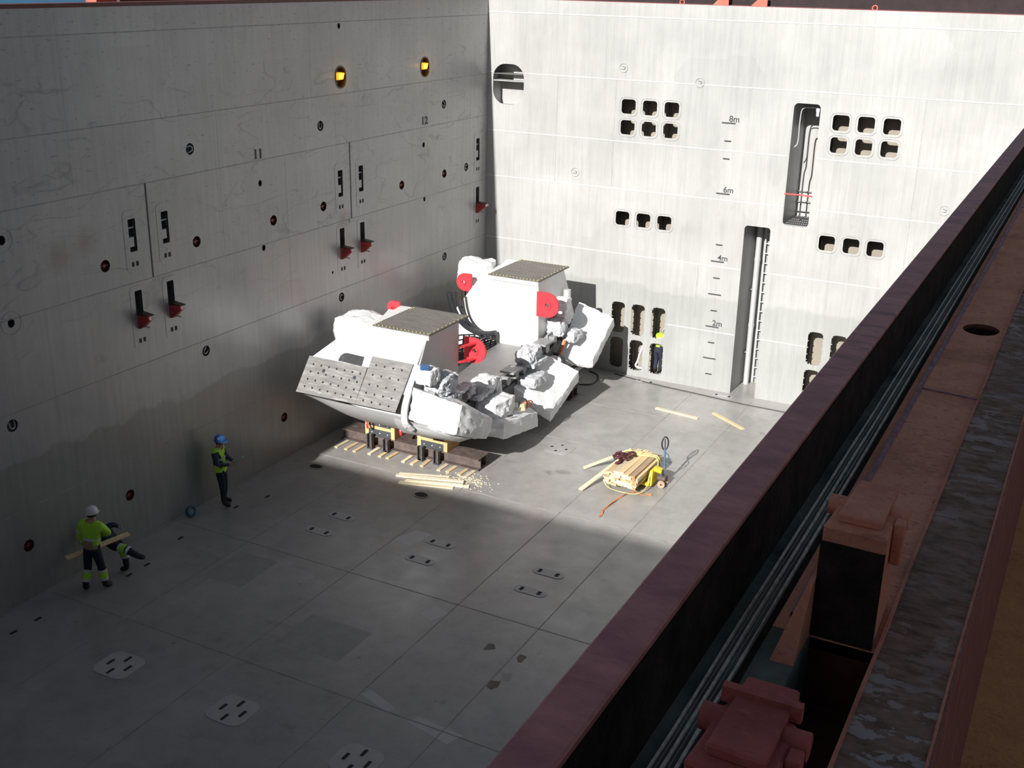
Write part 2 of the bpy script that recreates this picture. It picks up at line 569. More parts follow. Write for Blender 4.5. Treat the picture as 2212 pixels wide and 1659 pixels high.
MAT['blocker'] = simple('shade_block_paint', (0.35, 0.35, 0.34), 0.6, 0, 0.1, 1)  # for the added block that shades the foreground
MAT['sea'] = simple('sea_water', (0.02, 0.12, 0.24), 0.5, 0, 0.3, 0.4, 0.5, 0.8)
MAT['socket_dark'] = simple('socket_dark', (0.03, 0.03, 0.032), 0.8)
MAT['pad'] = simple('socket_plate_paint', (0.47, 0.46, 0.455), 0.5, 0, 0.08, 4)
MAT['seam'] = simple('weld_seam_grey', (0.34, 0.34, 0.335), 0.6, 0, 0.25, 5)
MAT['seam_light'] = simple('weld_seam_pale', (0.60, 0.60, 0.58), 0.55, 0, 0.1, 5)
MAT['seam_floor'] = simple('floor_seam', (0.33, 0.315, 0.30), 0.6, 0, 0.25, 3)
MAT['inner'] = simple('bulkhead_inside', (0.30, 0.265, 0.22), 0.7, 0, 0.08, 2)
MAT['inner_dark'] = simple('bulkhead_inside_grey', (0.17, 0.165, 0.165), 0.7, 0, 0.15, 2)
MAT['pot_red'] = simple('pot_rust_red', (0.12, 0.030, 0.025), 0.7, 0, 0.3, 14)
MAT['pot_grey'] = simple('pot_grey', (0.12, 0.12, 0.125), 0.7, 0, 0.3, 14)
MAT['ring_grey'] = simple('lashing_ring_grey', (0.40, 0.40, 0.39), 0.5, 0.3, 0.2, 14)
MAT['ring_red'] = simple('lashing_ring_rust', (0.22, 0.06, 0.05), 0.6, 0, 0.3, 14)
MAT['cleat_red'] = simple('cleat_red_paint', (0.36, 0.035, 0.035), 0.5, 0, 0.25, 6)
MAT['marking'] = simple('black_marking_paint', (0.045, 0.045, 0.05), 0.6, 0, 0.2, 8)
MAT['white'] = simple('white_machine_paint', (0.86, 0.86, 0.85), 0.35, 0, 0.03, 1.5)
MAT['grey_paint'] = simple('grey_machine_paint', (0.56, 0.56, 0.565), 0.4, 0, 0.06, 1.5)
MAT['deck_grey'] = simple('machine_deck_grey', (0.82, 0.81, 0.79), 0.4, 0, 0.08, 2)
MAT['frame_grey'] = simple('machine_frame_grey', (0.30, 0.305, 0.31), 0.45, 0, 0.1, 4)
MAT['black'] = simple('black_rubber', (0.022, 0.023, 0.027), 0.5, 0, 0.3, 8)
MAT['dark_grey'] = simple('dark_grey_rubber', (0.07, 0.072, 0.078), 0.5, 0, 0.2, 8)
MAT['pad_red'] = simple('lifting_eye_red', (0.75, 0.045, 0.06), 0.4, 0, 0.1, 3)
MAT['yellow_bolt'] = simple('brass_bolt', (0.75, 0.62, 0.22), 0.4, 0.4, 0.1, 3)
MAT['beam'] = simple('rusty_steel_beam', (0.115, 0.088, 0.078), 0.6, 0, 0.35, 5, 0.2)
MAT['bracket'] = simple('dark_steel_bracket', (0.085, 0.085, 0.092), 0.5, 0.2, 0.2, 5)
MAT['rubber_pad'] = simple('dark_clamp_plate', (0.07, 0.075, 0.082), 0.5, 0.1, 0.2, 5)
MAT['blue_label'] = simple('blue_label', (0.05, 0.13, 0.28), 0.4)
MAT['yellow'] = simple('pallet_truck_yellow', (0.80, 0.60, 0.03), 0.4, 0, 0.12, 6)
MAT['handle_blue'] = simple('handle_blue_grey', (0.10, 0.15, 0.22), 0.4, 0, 0.15, 6)
MAT['wheel'] = simple('wheel_tan', (0.42, 0.30, 0.20), 0.6, 0, 0.1, 6)
MAT['strap_yellow'] = simple('yellow_strap', (0.62, 0.58, 0.25), 0.7, 0, 0.15, 10)
MAT['strap_orange'] = simple('orange_strap', (0.62, 0.24, 0.11), 0.7, 0, 0.2, 10)
MAT['sling'] = simple('maroon_sling', (0.10, 0.025, 0.035), 0.8, 0, 0.4, 20, 0.5)
MAT['cable'] = simple('black_cable', (0.03, 0.03, 0.033), 0.5)
MAT['hose_blue'] = simple('teal_hose', (0.02, 0.13, 0.19), 0.45, 0, 0.2, 6)
MAT['orange_saw'] = simple('orange_plastic', (0.70, 0.16, 0.05), 0.4)
MAT['saw_metal'] = simple('saw_bar_metal', (0.42, 0.42, 0.36), 0.35, 0.7)
MAT['saw_cream'] = simple('saw_cream', (0.62, 0.56, 0.36), 0.5)
MAT['pipe_grey'] = simple('pipe_grey', (0.50, 0.50, 0.505), 0.4, 0.1, 0.06, 3)
MAT['red_bar'] = simple('red_safety_bar', (0.80, 0.05, 0.05), 0.45)
MAT['hi_vis'] = simple('hi_vis_yellow', (0.42, 0.80, 0.05), 0.7, 0, 0.1, 5)
MAT['reflect'] = simple('reflective_tape', (0.62, 0.66, 0.70), 0.35, 0.1, 0.08, 8)
MAT['navy'] = simple('navy_cloth', (0.018, 0.022, 0.04), 0.85, 0, 0.25, 8, 0.2)
MAT['navy_top'] = simple('dark_blue_sleeve', (0.045, 0.055, 0.10), 0.85, 0, 0.25, 8, 0.2)
MAT['boot'] = simple('black_boot', (0.018, 0.016, 0.015), 0.6)
MAT['skin'] = simple('skin', (0.48, 0.26, 0.18), 0.55, 0, 0.06, 8)
MAT['helmet_white'] = simple('white_helmet', (0.72, 0.72, 0.74), 0.3, 0, 0.02, 4)
MAT['helmet_blue'] = simple('blue_helmet', (0.06, 0.19, 0.48), 0.3, 0, 0.03, 4)
MAT['clip_green'] = simple('green_clipboard', (0.12, 0.42, 0.26), 0.5)
MAT['glove'] = simple('grey_glove', (0.36, 0.38, 0.38), 0.7)
MAT['hair'] = simple('brown_hair', (0.05, 0.03, 0.02), 0.7)
MAT['belt'] = simple('tan_shirt_tail', (0.33, 0.22, 0.15), 0.8)
MAT['drill_black'] = MAT['black']

def wood_mat(name, c1, c2):
    m, nt, b = nodes_of(name)
    nb = NB(nt)
    oi = nt.nodes.new('ShaderNodeObjectInfo')
    g = nb.noise(3.0, 5, 0.6, nb.mapping(scale=(8, 1.2, 8)))
    col = nb.ramp(g, [(0.3, c2), (0.7, c1)])
    v = nb.ramp(oi.outputs['Random'], [(0.0, 0.78), (1.0, 1.15)])
    col = nb.mix(1.0, col, v, 'MULTIPLY')
    nb.L(col, b.inputs['Base Color'])
    b.inputs['Roughness'].default_value = 0.7
    return m
MAT['wood'] = wood_mat('fresh_pine', (0.80, 0.63, 0.38), (0.66, 0.48, 0.26))
MAT['wood_pale'] = wood_mat('pale_plank', (0.86, 0.76, 0.56), (0.74, 0.62, 0.42))
MAT['wood_old'] = wood_mat('weathered_batten', (0.56, 0.40, 0.26), (0.36, 0.24, 0.16))
MAT['chock'] = wood_mat('orange_chock_wood', (0.74, 0.50, 0.24), (0.62, 0.38, 0.17))
MAT['chock_side'] = wood_mat('chock_side_grain', (0.42, 0.26, 0.13), (0.32, 0.19, 0.10))

def wrap_mat(name, c, rough, bump, bscale):
    m, nt, b = nodes_of(name)
    nb = NB(nt)
    col = nb.ramp(nb.noise(2.0, 4, 0.6), [(0.3, tuple(q * 0.92 for q in c)), (0.7, c)])
    nb.L(col, b.inputs['Base Color'])
    b.inputs['Roughness'].default_value = rough
    h = nb.noise(bscale, 6, 0.65, nb.mapping(scale=(1, 1, 1.8)), 1.2)
    nb.bump(h, bump, 0.06, b)
    return m
MAT['wrap'] = wrap_mat('white_shrink_wrap', (0.84, 0.85, 0.87), 0.38, 0.45, 4.0)
MAT['foil'] = wrap_mat('clear_film_wrap', (0.70, 0.72, 0.76), 0.22, 1.0, 7.0)

def brushed():
    m, nt, b = nodes_of('ground_steel_plate')
    nb = NB(nt)
    xs = nb.noise(2.2, 6, 0.65, nb.mapping(scale=(1.1, 9, 9)))
    col = nb.ramp(xs, [(0.35, (0.17, 0.165, 0.16)), (0.58, (0.25, 0.243, 0.235)), (0.74, (0.50, 0.49, 0.47))])
    nb.L(col, b.inputs['Base Color'])
    b.inputs['Metallic'].default_value = 0.15
    b.inputs['Roughness'].default_value = 0.42
    nb.bump(xs, 0.15, 0.01, b)
    return m
MAT['ground_steel'] = brushed()

def roof_mat():
    m, nt, b = nodes_of('dark_ribbed_roof')
    nb = NB(nt)
    s = nb.noise(4.0, 5, 0.6, nb.mapping(scale=(0.5, 12, 1)))
    col = nb.ramp(s, [(0.3, (0.115, 0.105, 0.096)), (0.7, (0.19, 0.178, 0.165))])
    nb.L(col, b.inputs['Base Color'])
    b.inputs['Roughness'].default_value = 0.6
    return m
MAT['roof'] = roof_mat()

def glow(name, c, strength):
    m, nt, b = nodes_of(name)
    b.inputs['Base Color'].default_value = (c[0], c[1], c[2], 1)
    b.inputs['Emission Color'].default_value = (c[0], c[1], c[2], 1)
    b.inputs['Emission Strength'].default_value = strength
    return m
MAT['lamp_glow'] = glow('amber_lamp', (1.0, 0.45, 0.03), 1.3)
MAT['lamp_body'] = simple('lamp_brown_housing', (0.045, 0.025, 0.014), 0.4)

# ================================================================== THE SETTING
TOP = 11.135
HOLD_W = 17.01
Y_END = -50.0

# ---- floor
bm = bmesh.new()
box(bm, -0.04, HOLD_W + 0.1, Y_END, 1.6, -0.15, 0.0)
floor = obj('floor', bm, MAT['floor'], kind='structure', label='grey painted steel tank top floor of the cargo hold')

def floor_seam(p0, p1, w=0.022):
    bm = bmesh.new()
    bar(bm, (p0[0], p0[1], 0.001), (p1[0], p1[1], 0.001), w, 0.006)
    obj('weld_seam', bm, MAT['seam_floor'], floor)
for x in (2.15, 4.85, 7.5, 9.3, 12.1):
    floor_seam((x, -24), (x, -0.4))
for y in (-2.9, -5.8, -9.9, -14.6, -18.2):
    floor_seam((0.15, y), (13.0, y))
floor_seam((0.06, -32), (0.06, 0), 0.05)

def floor_pad(cx, cy, along='x', L=0.72, W=0.27):
    f = (lambda u, v, w: (cx + u, cy + v, w)) if along == 'x' else (lambda u, v, w: (cx + v, cy + u, w))
    hs = [rrect(sx * 0.20, 0, 0.085, 0.15, 0.02, 2) for sx in (-1, 1)]
    bm = sheet(rrect(0, 0, L, W, W / 2), hs, 0.010, f)
    p = obj('socket_plate', bm, MAT['pad'], floor)
    for sx in (-1, 1):
        bm = bmesh.new()
        extrude_outline(bm, rrect(sx * 0.20, 0, 0.085, 0.15, 0.02, 2), f, 0.0045, 0.0025)
        obj('socket_hole', bm, MAT['socket_dark'], p)
for cx in (3.19, 5.86, 8.52):
    for cy in (-12.57, -13.42):
        floor_pad(cx, cy)
for cx, cy in ((5.87, -0.3), (8.38, -0.3)):
    floor_pad(cx, cy, L=0.6, W=0.16)

def floor_cluster(cx, cy, plate=True):
    holes = [(-0.21, 0.0), (0.21, 0.0), (0.0, 0.21), (0.0, -0.21)]
    f = lambda u, v, w: (cx + u, cy + v, w)
    hs = [rrect(a, b, 0.07, 0.19 if plate else 0.10, 0.02, 2) for a, b in holes]
    bm = sheet(rrect(0, 0, 0.78, 0.72, 0.2), hs, 0.008, f)
    p = obj('socket_plate', bm, MAT['pad'] if plate else MAT['floor'], floor)
    for h in hs:
        bm = bmesh.new()
        extrude_outline(bm, h, f, 0.0035, 0.002)
        obj('socket_hole', bm, MAT['socket_dark'], p)
for cx, cy, pl in ((5.83, -6.41, False), (3.23, -19.42, True), (5.90, -19.46, True), (8.49, -19.51, True)):
    floor_cluster(cx, cy, pl)

def floor_hole(cx, cy, w, h):
    bm = bmesh.new()
    extrude_outline(bm, rrect(cx, cy, w, h, min(w, h) * 0.4, 3), lambda u, v, q: (u, v, q), 0.0, 0.002)
    obj('socket_hole', bm, MAT['socket_dark'], floor)
for cx, cy in ((0.70, -19.6), (0.72, -19.05), (0.98, -16.95), (0.98, -16.45), (0.78, -13.4), (1.05, -12.6), (0.75, -15.2)):
    floor_hole(cx, cy, 0.07, 0.16)

def manhole(cx, cy):
    bm = bmesh.new()
    ring_strip(bm, circ(cx, cy, 0.17, 20, 0.12), circ(cx, cy, 0.21, 20, 0.16), lambda u, v, w: (u, v, w), 0.0, 0.015)
    h = obj('deck_socket', bm, MAT['seam_floor'], floor, smooth=True)
    bm = bmesh.new()
    extrude_outline(bm, circ(cx, cy, 0.17, 20, 0.12), lambda u, v, w: (u, v, w), 0.0, 0.004)
    obj('socket_hole', bm, MAT['socket_dark'], h)
manhole(0.99, -10.62)
manhole(4.19, -10.70)

MAT['floor_brown'] = simple('old_brown_patch', (0.15, 0.12, 0.09), 0.6, 0, 0.25, 8)
MAT['floor_light'] = simple('fresh_grey_patch', (0.52, 0.505, 0.50), 0.45, 0, 0.06, 3)
MAT['floor_dull'] = simple('dull_grey_patch', (0.33, 0.32, 0.31), 0.5, 0, 0.1, 3)
for poly, m_ in (([(8.71, -15.75), (8.70, -15.52), (8.81, -15.49), (8.91, -15.62), (8.81, -15.71)], 'floor_brown'),
                 ([(9.38, -15.67), (9.39, -15.54), (9.54, -15.56), (9.53, -15.79), (9.46, -15.79)], 'floor_brown'),
                 ([(9.33, -16.74), (9.30, -16.55), (9.48, -16.47), (9.52, -16.67), (9.44, -16.79)], 'floor_brown'),
                 ([(7.00, -15.26), (7.18, -14.86), (7.51, -14.97), (7.34, -15.40)], 'floor_light'),
                 ([(8.66, -18.28), (8.75, -18.05), (9.66, -18.14), (9.54, -18.46)], 'floor_light'),
                 ([(7.53, -18.01), (7.60, -17.82), (8.28, -18.05), (8.23, -18.23)], 'floor_light'),
                 ([(4.86, -12.92), (5.06, -12.29), (5.50, -12.30), (5.34, -13.01)], 'floor_light'),
                 ([(9.36, -1.91), (9.45, -1.44), (9.88, -1.89), (9.80, -2.46)], 'floor_dull'),
                 ([(2.3, -16.2), (2.3, -15.0), (3.3, -15.0), (3.3, -16.2)], 'floor_dull'),
                 ([(5.2, -17.4), (5.2, -16.3), (6.6, -16.3), (6.6, -17.4)], 'floor_dull')):
    bm = bmesh.new()
    extrude_outline(bm, poly, lambda u, v, w: (u, v, w), 0.0, 0.0012)
    obj('paint_patch', bm, MAT[m_], floor)

# ---- left wall
POTS = [(-13.18, 8.21, 'g'), (-15.82, 6.20, 'r'), (-13.19, 6.19, 'r'), (-13.16, 3.65, 'g'), (-18.46, 3.67, 'g'), (-18.47, 1.13, 'r'),
        (-15.81, 1.12, 'r'), (-10.54, 1.12, 'r'), (-7.93, 3.67, 'g'), (-2.61, 3.69, 'g'), (-10.55, 6.20, 'r'), (-8.57, 6.21, 'r'),
        (-4.93, 6.21, 'r'), (-2.61, 6.21, 'r'), (-1.31, 6.23, 'g'), (-8.57, 8.22, 'g'), (-2.63, 8.23, 'g'), (-5.25, 1.12, 'r'), (-18.9, 8.2, 'g')]
PLAIN = [(-18.18, 5.62, 0.09), (-18.14, 7.17, 0.09), (-10.96, 7.15, 0.075), (-10.96, 5.61, 0.075), (-3.73, 5.63, 0.075), (-3.76, 7.19, 0.075), (-7.67, 10.56, 0.07), (-8.28, 4.42, 0.04)]
SLOT_Y = [-15.03, -14.10, -7.82, -6.90, -0.59]
LAMPS = [(-7.66, 9.33), (-3.66, 9.34)]
fL = lambda u, v, w: (-w, u, v)
holes = [circ(y, z, 0.125, 18) for y, z, k in POTS]
holes += [circ(y, z, r * 0.85, 14, r) for y, z, r in PLAIN]
for y in SLOT_Y:
    holes.append(rrect(y, 6.68, 0.20, 0.68, 0.015, 1))
    holes.append(rrect(y, 5.26, 0.20, 0.50, 0.015, 1))
for y, z in LAMPS:
    holes.append(rrect(y, z, 0.40, 0.50, 0.19, 6))
bm = sheet([(Y_END, 0), (0.0, 0), (0.0, TOP), (Y_END, TOP)], holes, 0.02, fL)
wall_left = obj('wall_left', bm, MAT['wall_left'], kind='structure', label='scuffed grey steel side wall of the hold in shade')

# cups behind the holes
bm = bmesh.new()
extrude_outline(bm, circ(0, 0, 0.125, 18), fL, 0.0, 0.09)
cup_src = {}
pot_bm = {'g': MAT['pot_grey'], 'r': MAT['pot_red']}
for k in 'gr':
    b2 = bm.copy()
    me = bpy.data.meshes.new('lashing_pot'); bmesh.ops.recalc_face_normals(b2, faces=b2.faces[:]); b2.to_mesh(me); b2.free()
    me.materials.append(pot_bm[k]); cup_src[k] = me
bm.free()
ring_src = {}
for k in 'gr':
    bm = bmesh.new()
    if k == 'g':
        tube(bm, spline([(-0.045, -0.11, 0.03), (-0.02, -0.03, 0.06), (-0.005, 0.05, 0.045), (0.0, 0.06, -0.03), (-0.01, 0.0, -0.06), (-0.03, -0.05, -0.08)], 5), 0.016, 6)
    else:
        cyl(bm, (-0.09, 0, 0), (-0.03, 0, 0), 0.045, 0.04, 12)
        bar(bm, (-0.045, -0.12, 0), (-0.045, 0.12, 0), 0.02, 0.02)
    me = bpy.data.meshes.new('lashing_ring'); bmesh.ops.recalc_face_normals(bm, faces=bm.faces[:]); bm.to_mesh(me); bm.free()
    me.materials.append(MAT['ring_grey' if k == 'g' else 'ring_red']); ring_src[k] = me
for i, (y, z, k) in enumerate(POTS):
    o = bpy.data.objects.new('lashing_pot', cup_src[k]); COL.objects.link(o); o.parent = wall_left; o.location = (0, y, z)
    r = bpy.data.objects.new('lashing_ring', ring_src[k]); COL.objects.link(r); r.parent = o
    r.rotation_euler = (i * 1.1, 0, 0) if k == 'g' else (0, 0, 0)
for y, z, r in PLAIN:
    bm = bmesh.new()
    extrude_outline(bm, circ(y, z, r * 0.85, 14, r), fL, 0.0, 0.12)
    obj('drain_hole', bm, MAT['socket_dark'], wall_left)
bm = bmesh.new()
ring_strip(bm, circ(-18.18, 5.62, 0.215, 24), circ(-18.18, 5.62, 0.225, 24), fL, 0.001, -0.004)
obj('doubler_ring', bm, MAT['seam'], wall_left)
bm = bmesh.new()
ring_strip(bm, circ(-18.14, 7.17, 0.215, 24), circ(-18.14, 7.17, 0.225, 24), fL, 0.001, -0.004)
obj('doubler_ring', bm, MAT['seam'], wall_left)

def doubler(y, z0, z1, slot, sq):
    out = rrect(y, (z0 + z1) / 2, 0.46, z1 - z0, 0.1)
    sqs = [rrect(y + s * 0.06, sq, 0.075, 0.10, 0.01, 1) for s in (-1, 1)]
    hs = [rrect(y, (slot[0] + slot[1]) / 2, 0.20, slot[1] - slot[0], 0.015, 1)] + sqs
    bm = sheet(out, hs, 0.005, lambda u, v, w: (w + 0.0005, u, v))
    d = obj('doubler_plate', bm, MAT['wall_left'], wall_left)
    for s in sqs:
        bm = bmesh.new()
        extrude_outline(bm, s, lambda u, v, w: (w, u, v), 0.004, 0.002)
        obj('lock_hole', bm, MAT['socket_dark'], d)
    bm = bmesh.new()
    extrude_outline(bm, rrect(y, (slot[0] + slot[1]) / 2, 0.20, slot[1] - slot[0], 0.015, 1), fL, 0.0, 0.16)
    obj('slot_recess', bm, MAT['pot_grey'], d)
    return d
for y in SLOT_Y:
    d = doubler(y, 5.93, 7.2, (6.34, 7.02), 6.08)
    bm = bmesh.new()
    box(bm, -0.12, -0.01, y - 0.1, y + 0.04, 6.44, 6.64)
    obj('latch_block', bm, MAT['wall_left'], d)
    bm = bmesh.new()
    box(bm, -0.1, -0.03, y - 0.1, y + 0.1, 6.82, 6.845)
    obj('latch_pin', bm, MAT['ring_grey'], d)
    doubler(y, 4.27, 5.62, (5.01, 5.51), 4.43)
# hinge grooves
for y in (-14.56, -7.37):
    bm = bmesh.new()
    extrude_outline(bm, rrect(y, 6.69, 0.035, 1.98, 0.015, 2), fL, -0.003, -0.006)
    obj('guide_groove', bm, MAT['marking'], wall_left)
bm = bmesh.new(); box(bm, 0, 0.015, -7.48, -7.2, 5.60, 5.70)
obj('guide_plate', bm, MAT['pad'], wall_left)

def wall_seam(z, y0, y1, m='seam'):
    bm = bmesh.new()
    box(bm, -0.001, 0.004, y0, y1, z - 0.008, z + 0.008)
    obj('weld_seam', bm, MAT[m], wall_left)
for z in (10.66, 8.93, 7.68, 5.69, 3.90, 1.9):
    wall_seam(z, -32, -0.01)
def wall_vseam(y, z0, z1):
    bm = bmesh.new()
    box(bm, -0.001, 0.002, y - 0.006, y + 0.006, z0, z1)
    obj('weld_seam', bm, MAT['wall_left'], wall_left)
for y, z0, z1 in ((-3.70, 3.9, 8.93), (-8.9, 8.93, 11.1), (-10.0, 3.9, 7.68), (-12.3, 5.69, 8.93), (-16.4, 7.68, 11.1), (-6.0, 0.1, 3.9), (-17.4, 0.1, 5.69)):
    wall_vseam(y, z0, z1)

def text_mesh(s, size):
    cu = bpy.data.curves.new('lettering', 'FONT')
    cu.body = s
    cu.size = size
    cu.align_x = 'CENTER'
    cu.align_y = 'CENTER'
    cu.extrude = 0.001
    cu.offset = 0.012 if size > 0.27 else 0.003
    o = bpy.data.objects.new('lettering', cu)
    COL.objects.link(o)
    bpy.context.view_layer.update()
    me = bpy.data.meshes.new_from_object(o.evaluated_get(bpy.context.evaluated_depsgraph_get()))
    bpy.data.objects.remove(o)
    bpy.data.curves.remove(cu)
    return me
for s, y, z in (('11', -10.98, 7.82), ('12', -3.70, 7.86)):
    me = text_mesh(s, 0.30)
    me.transform(Matrix(((0, 0, 1, 0.004), (1.15, 0, 0, y), (0, 1, 0, z), (0, 0, 0, 1))))
    # reading direction on this wall runs towards the back bulkhead
    link('frame_number', me, MAT['marking'], wall_left)

# red folding cleats on the left wall
def cleat(y, label):
    t = thing('folding_cleat', (0, y, 4.95), label, 'cleat', 'red cleats folded out of the side wall')
    fn = lambda u, v, w: (u, y - 0.085 + w, v)
    bm = sheet([(0.0, 4.70), (0.05, 4.70), (0.22, 4.86), (0.34, 4.93), (0.34, 5.0), (0.0, 5.03)], [circ(0.10, 4.9, 0.025, 8)], 0.17, fn)
    obj('body', bm, MAT['cleat_red'], t, bevel=0)
    bm = bmesh.new(); box(bm, 0.30, 0.36, y - 0.07, y + 0.07, 4.935, 5.005)
    obj('tip', bm, MAT['ring_grey'], t)
    bm = bmesh.new(); hexa(bm, [(0.0, y - 0.1, 5.0), (0.33, y - 0.075, 5.0), (0.33, y + 0.075, 5.0), (0.0, y + 0.1, 5.0), (0.0, y - 0.1, 5.045), (0.33, y - 0.075, 5.02), (0.33, y + 0.075, 5.02), (0.0, y + 0.1, 5.045)])
    obj('top_plate', bm, MAT['lamp_body'], t)
    bm = bmesh.new(); cyl(bm, (0.08, y - 0.02, 4.75), (0.2, y + 0.05, 4.72), 0.015, 0.015, 6)
    obj('pin', bm, MAT['ring_grey'], t)
cleat(SLOT_Y[0], 'red steel cleat on the side wall, leftmost of the five')
cleat(SLOT_Y[1], 'red steel cleat on the side wall, second from the left')
cleat(SLOT_Y[2], 'red steel cleat below the long groove, left one of the middle pair')
cleat(SLOT_Y[3], 'red steel cleat below the long groove, right one of the middle pair')
cleat(SLOT_Y[4], 'small red steel cleat on the side wall closest to the corner')

# amber lamps
def wall_lamp(y, z, label):
    t = thing('bulkhead_lamp', (0, y, z), label, 'lamp', 'amber lamps on the side wall')
    o1 = rrect(y, z, 0.40, 0.50, 0.19, 6)
    o2 = rrect(y, z, 0.45, 0.55, 0.215, 6)
    bm = bmesh.new()
    extrude_outline(bm, o1, fL, 0.0, 0.13)
    obj('housing', bm, MAT['lamp_body'], t, smooth=True)
    bm = bmesh.new()
    ring_strip(bm, o1, o2, fL, 0.001, -0.012)
    obj('rim', bm, MAT['lamp_body'], t, smooth=True)
    bm = bmesh.new()
    hexa(bm, [(-0.10, y - 0.17, z - 0.06), (0.055, y - 0.15, z - 0.055), (0.045, y + 0.045, z - 0.05), (-0.10, y + 0.07, z - 0.06),
              (-0.10, y - 0.17, z + 0.11), (0.055, y - 0.15, z + 0.10), (0.045, y + 0.11, z + 0.10), (-0.10, y + 0.12, z + 0.11)])
    obj('lens', bm, MAT['lamp_glow'], t)
    bm = bmesh.new()
    for zz in (-0.14, 0.0, 0.14):
        tube(bm, [(0.005, y - 0.14, z + zz), (0.05, y - 0.08, z + zz), (0.06, y, z + zz), (0.05, y + 0.08, z + zz), (0.005, y + 0.14, z + zz)], 0.005, 5)
    bm.free()
    L = bpy.data.lights.new('lamp_light', 'POINT')
    L.energy = 3.0
    L.color = (1.0, 0.5, 0.08)
    L.shadow_soft_size = 0.03
    lo = bpy.data.objects.new('lamp_light', L)
    COL.objects.link(lo)
    lo.location = (0.09, y, z + 0.02)
    adopt(lo, t)
wall_lamp(LAMPS[0][0], LAMPS[0][1], 'oval amber lamp glowing on the side wall, left of the two')
wall_lamp(LAMPS[1][0], LAMPS[1][1], 'oval amber lamp glowing on the side wall, nearer the corner')

# ---- back wall
fB = lambda u, v, w: (u, w, v)
WIN = [(x, z) for z in (8.25, 7.65) for x in (4.72, 5.385, 6.055)] + [(x, z) for z in (8.235, 7.64) for x in (10.88, 11.55, 12.22)] \
    + [(x, 4.945) for x in (4.71, 5.385, 6.05)] + [(x, 4.93) for x in (10.87, 11.54, 12.19)]
OBL = [(x, z) for z in (1.83, 0.68) for x in (4.735, 5.395, 6.065)] + [(x, z) for z in (1.83, 0.68) for x in (10.87, 11.54, 12.2)]
def win_outline(x, z, g=0.0): return rrect(x, z, 0.44 + g, 0.415 + g, 0.09 + g / 2, 4)
def obl_outline(x, z, g=0.0): return rrect(x, z, 0.44 + g, 0.985 + g, 0.12 + g / 2, 4)
NOTCH = rrect(0.725, 8.645, 1.07, 1.21, 0.42, 7)
REC1 = rrect(9.94, 6.99, 0.73, 3.38, 0.12, 4)
holes = [win_outline(*w) for w in WIN] + [obl_outline(*w) for w in OBL] + [NOTCH, REC1]
a = rrect(8.88, 4.8, 0.76, 0.74, 0.1, 4)
rec2_top = [q for q in a if q[1] > 4.8]
rec2_top.sort(key=lambda q: math.atan2(q[1] - 4.8, q[0] - 8.88))
outer = [(0, 0), (8.50, 0)] + [(8.50, 4.8)] + rec2_top[::-1] + [(9.26, 4.8), (9.26, 0), (HOLD_W, 0), (HOLD_W, TOP), (0, TOP)]
bm = sheet(outer, holes, 0.025, fB)
wall_back = obj('wall_back', bm, MAT['wall_back'], kind='structure', label='pale grey steel bulkhead in full sun at the end of the hold')

bm = bmesh.new()
i1, o1 = win_outline(0, 0, 0.10), win_outline(0, 0, 0.135)
ring_strip(bm, i1, o1, fB, 0.0, -0.012)
me_rim = bpy.data.meshes.new('window_rim'); bmesh.ops.recalc_face_normals(bm, faces=bm.faces[:]); bm.to_mesh(me_rim); bm.free()
me_rim.materials.append(MAT['seam'])
for x, z in WIN:
    o = bpy.data.objects.new('window_rim', me_rim); COL.objects.link(o); o.parent = wall_back; o.location = (x, 0, z)
bm = bmesh.new()
oo = obl_outline(0, 0, -0.02)
for i in range(0, len(oo), 2):
    cyl(bm, (oo[i][0], 0.03, oo[i][1]), (oo[i][0], 0.05, oo[i][1]), 0.018, 0.018, 6)
for k in (-1, 0, 1):
    for s in (-1, 1):
        cyl(bm, (s * 0.21, 0.03, k * 0.2), (s * 0.21, 0.05, k * 0.2), 0.018, 0.018, 6)
me_st = bpy.data.meshes.new('bolt_flange'); bmesh.ops.recalc_face_normals(bm, faces=bm.faces[:]); bm.to_mesh(me_st); bm.free()
me_st.materials.append(MAT['wall_back'])
for x, z in OBL:
    o = bpy.data.objects.new('bolt_flange', me_st); COL.objects.link(o); o.parent = wall_back; o.location = (x, 0, z)

def back_seam(z, x0, x1, m='seam_light'):
    bm = bmesh.new()
    box(bm, x0, x1, -0.010, 0.001, z - 0.012, z + 0.012)
    obj('weld_seam', bm, MAT[m], wall_back)
for z, cuts in ((10.75, []), (9.0, [(0.2, 1.3)]), (7.23, [(9.55, 10.33)]), (5.82, [(9.55, 10.33)]), (3.85, [(8.49, 9.27)]), (1.85, [(4.45, 6.35), (8.49, 9.27), (10.6, 12.5)])):
    x = 0.02
    for c0, c1 in cuts + [(HOLD_W, None)]:
        back_seam(z, x, c0 - 0.01)
        if c1: x = c1 + 0.01
for x, z0, z1 in ((2.4, 5.85, 9.0), (4.3, 5.85, 9.0), (7.2, 1.9, 3.85), (13.0, 3.85, 9.0), (2.35, 0.05, 3.85)):
    bm = bmesh.new()
    box(bm, x - 0.008, x + 0.008, -0.006, 0.001, z0, z1)
    obj('weld_seam', bm, MAT['seam'], wall_back)
for x, z in ((3.08, 6.19), (13.83, 6.18), (4.50, 9.34), (6.84, 9.06)):
    bm = bmesh.new()
    ring_strip(bm, circ(x, z, 0.115, 20), circ(x, z, 0.14, 20), fB, 0.0, -0.02)
    p = obj('lashing_pot', bm, MAT['wall_back'], wall_back, smooth=True)
    bm = bmesh.new()
    tube(bm, [(x - 0.07, -0.008, z - 0.03), (x + 0.04, -0.02, z - 0.04), (x + 0.06, -0.02, z + 0.02), (x - 0.04, -0.02, z + 0.05)], 0.013, 6)
    obj('lashing_ring', bm, MAT['ring_grey'], p)

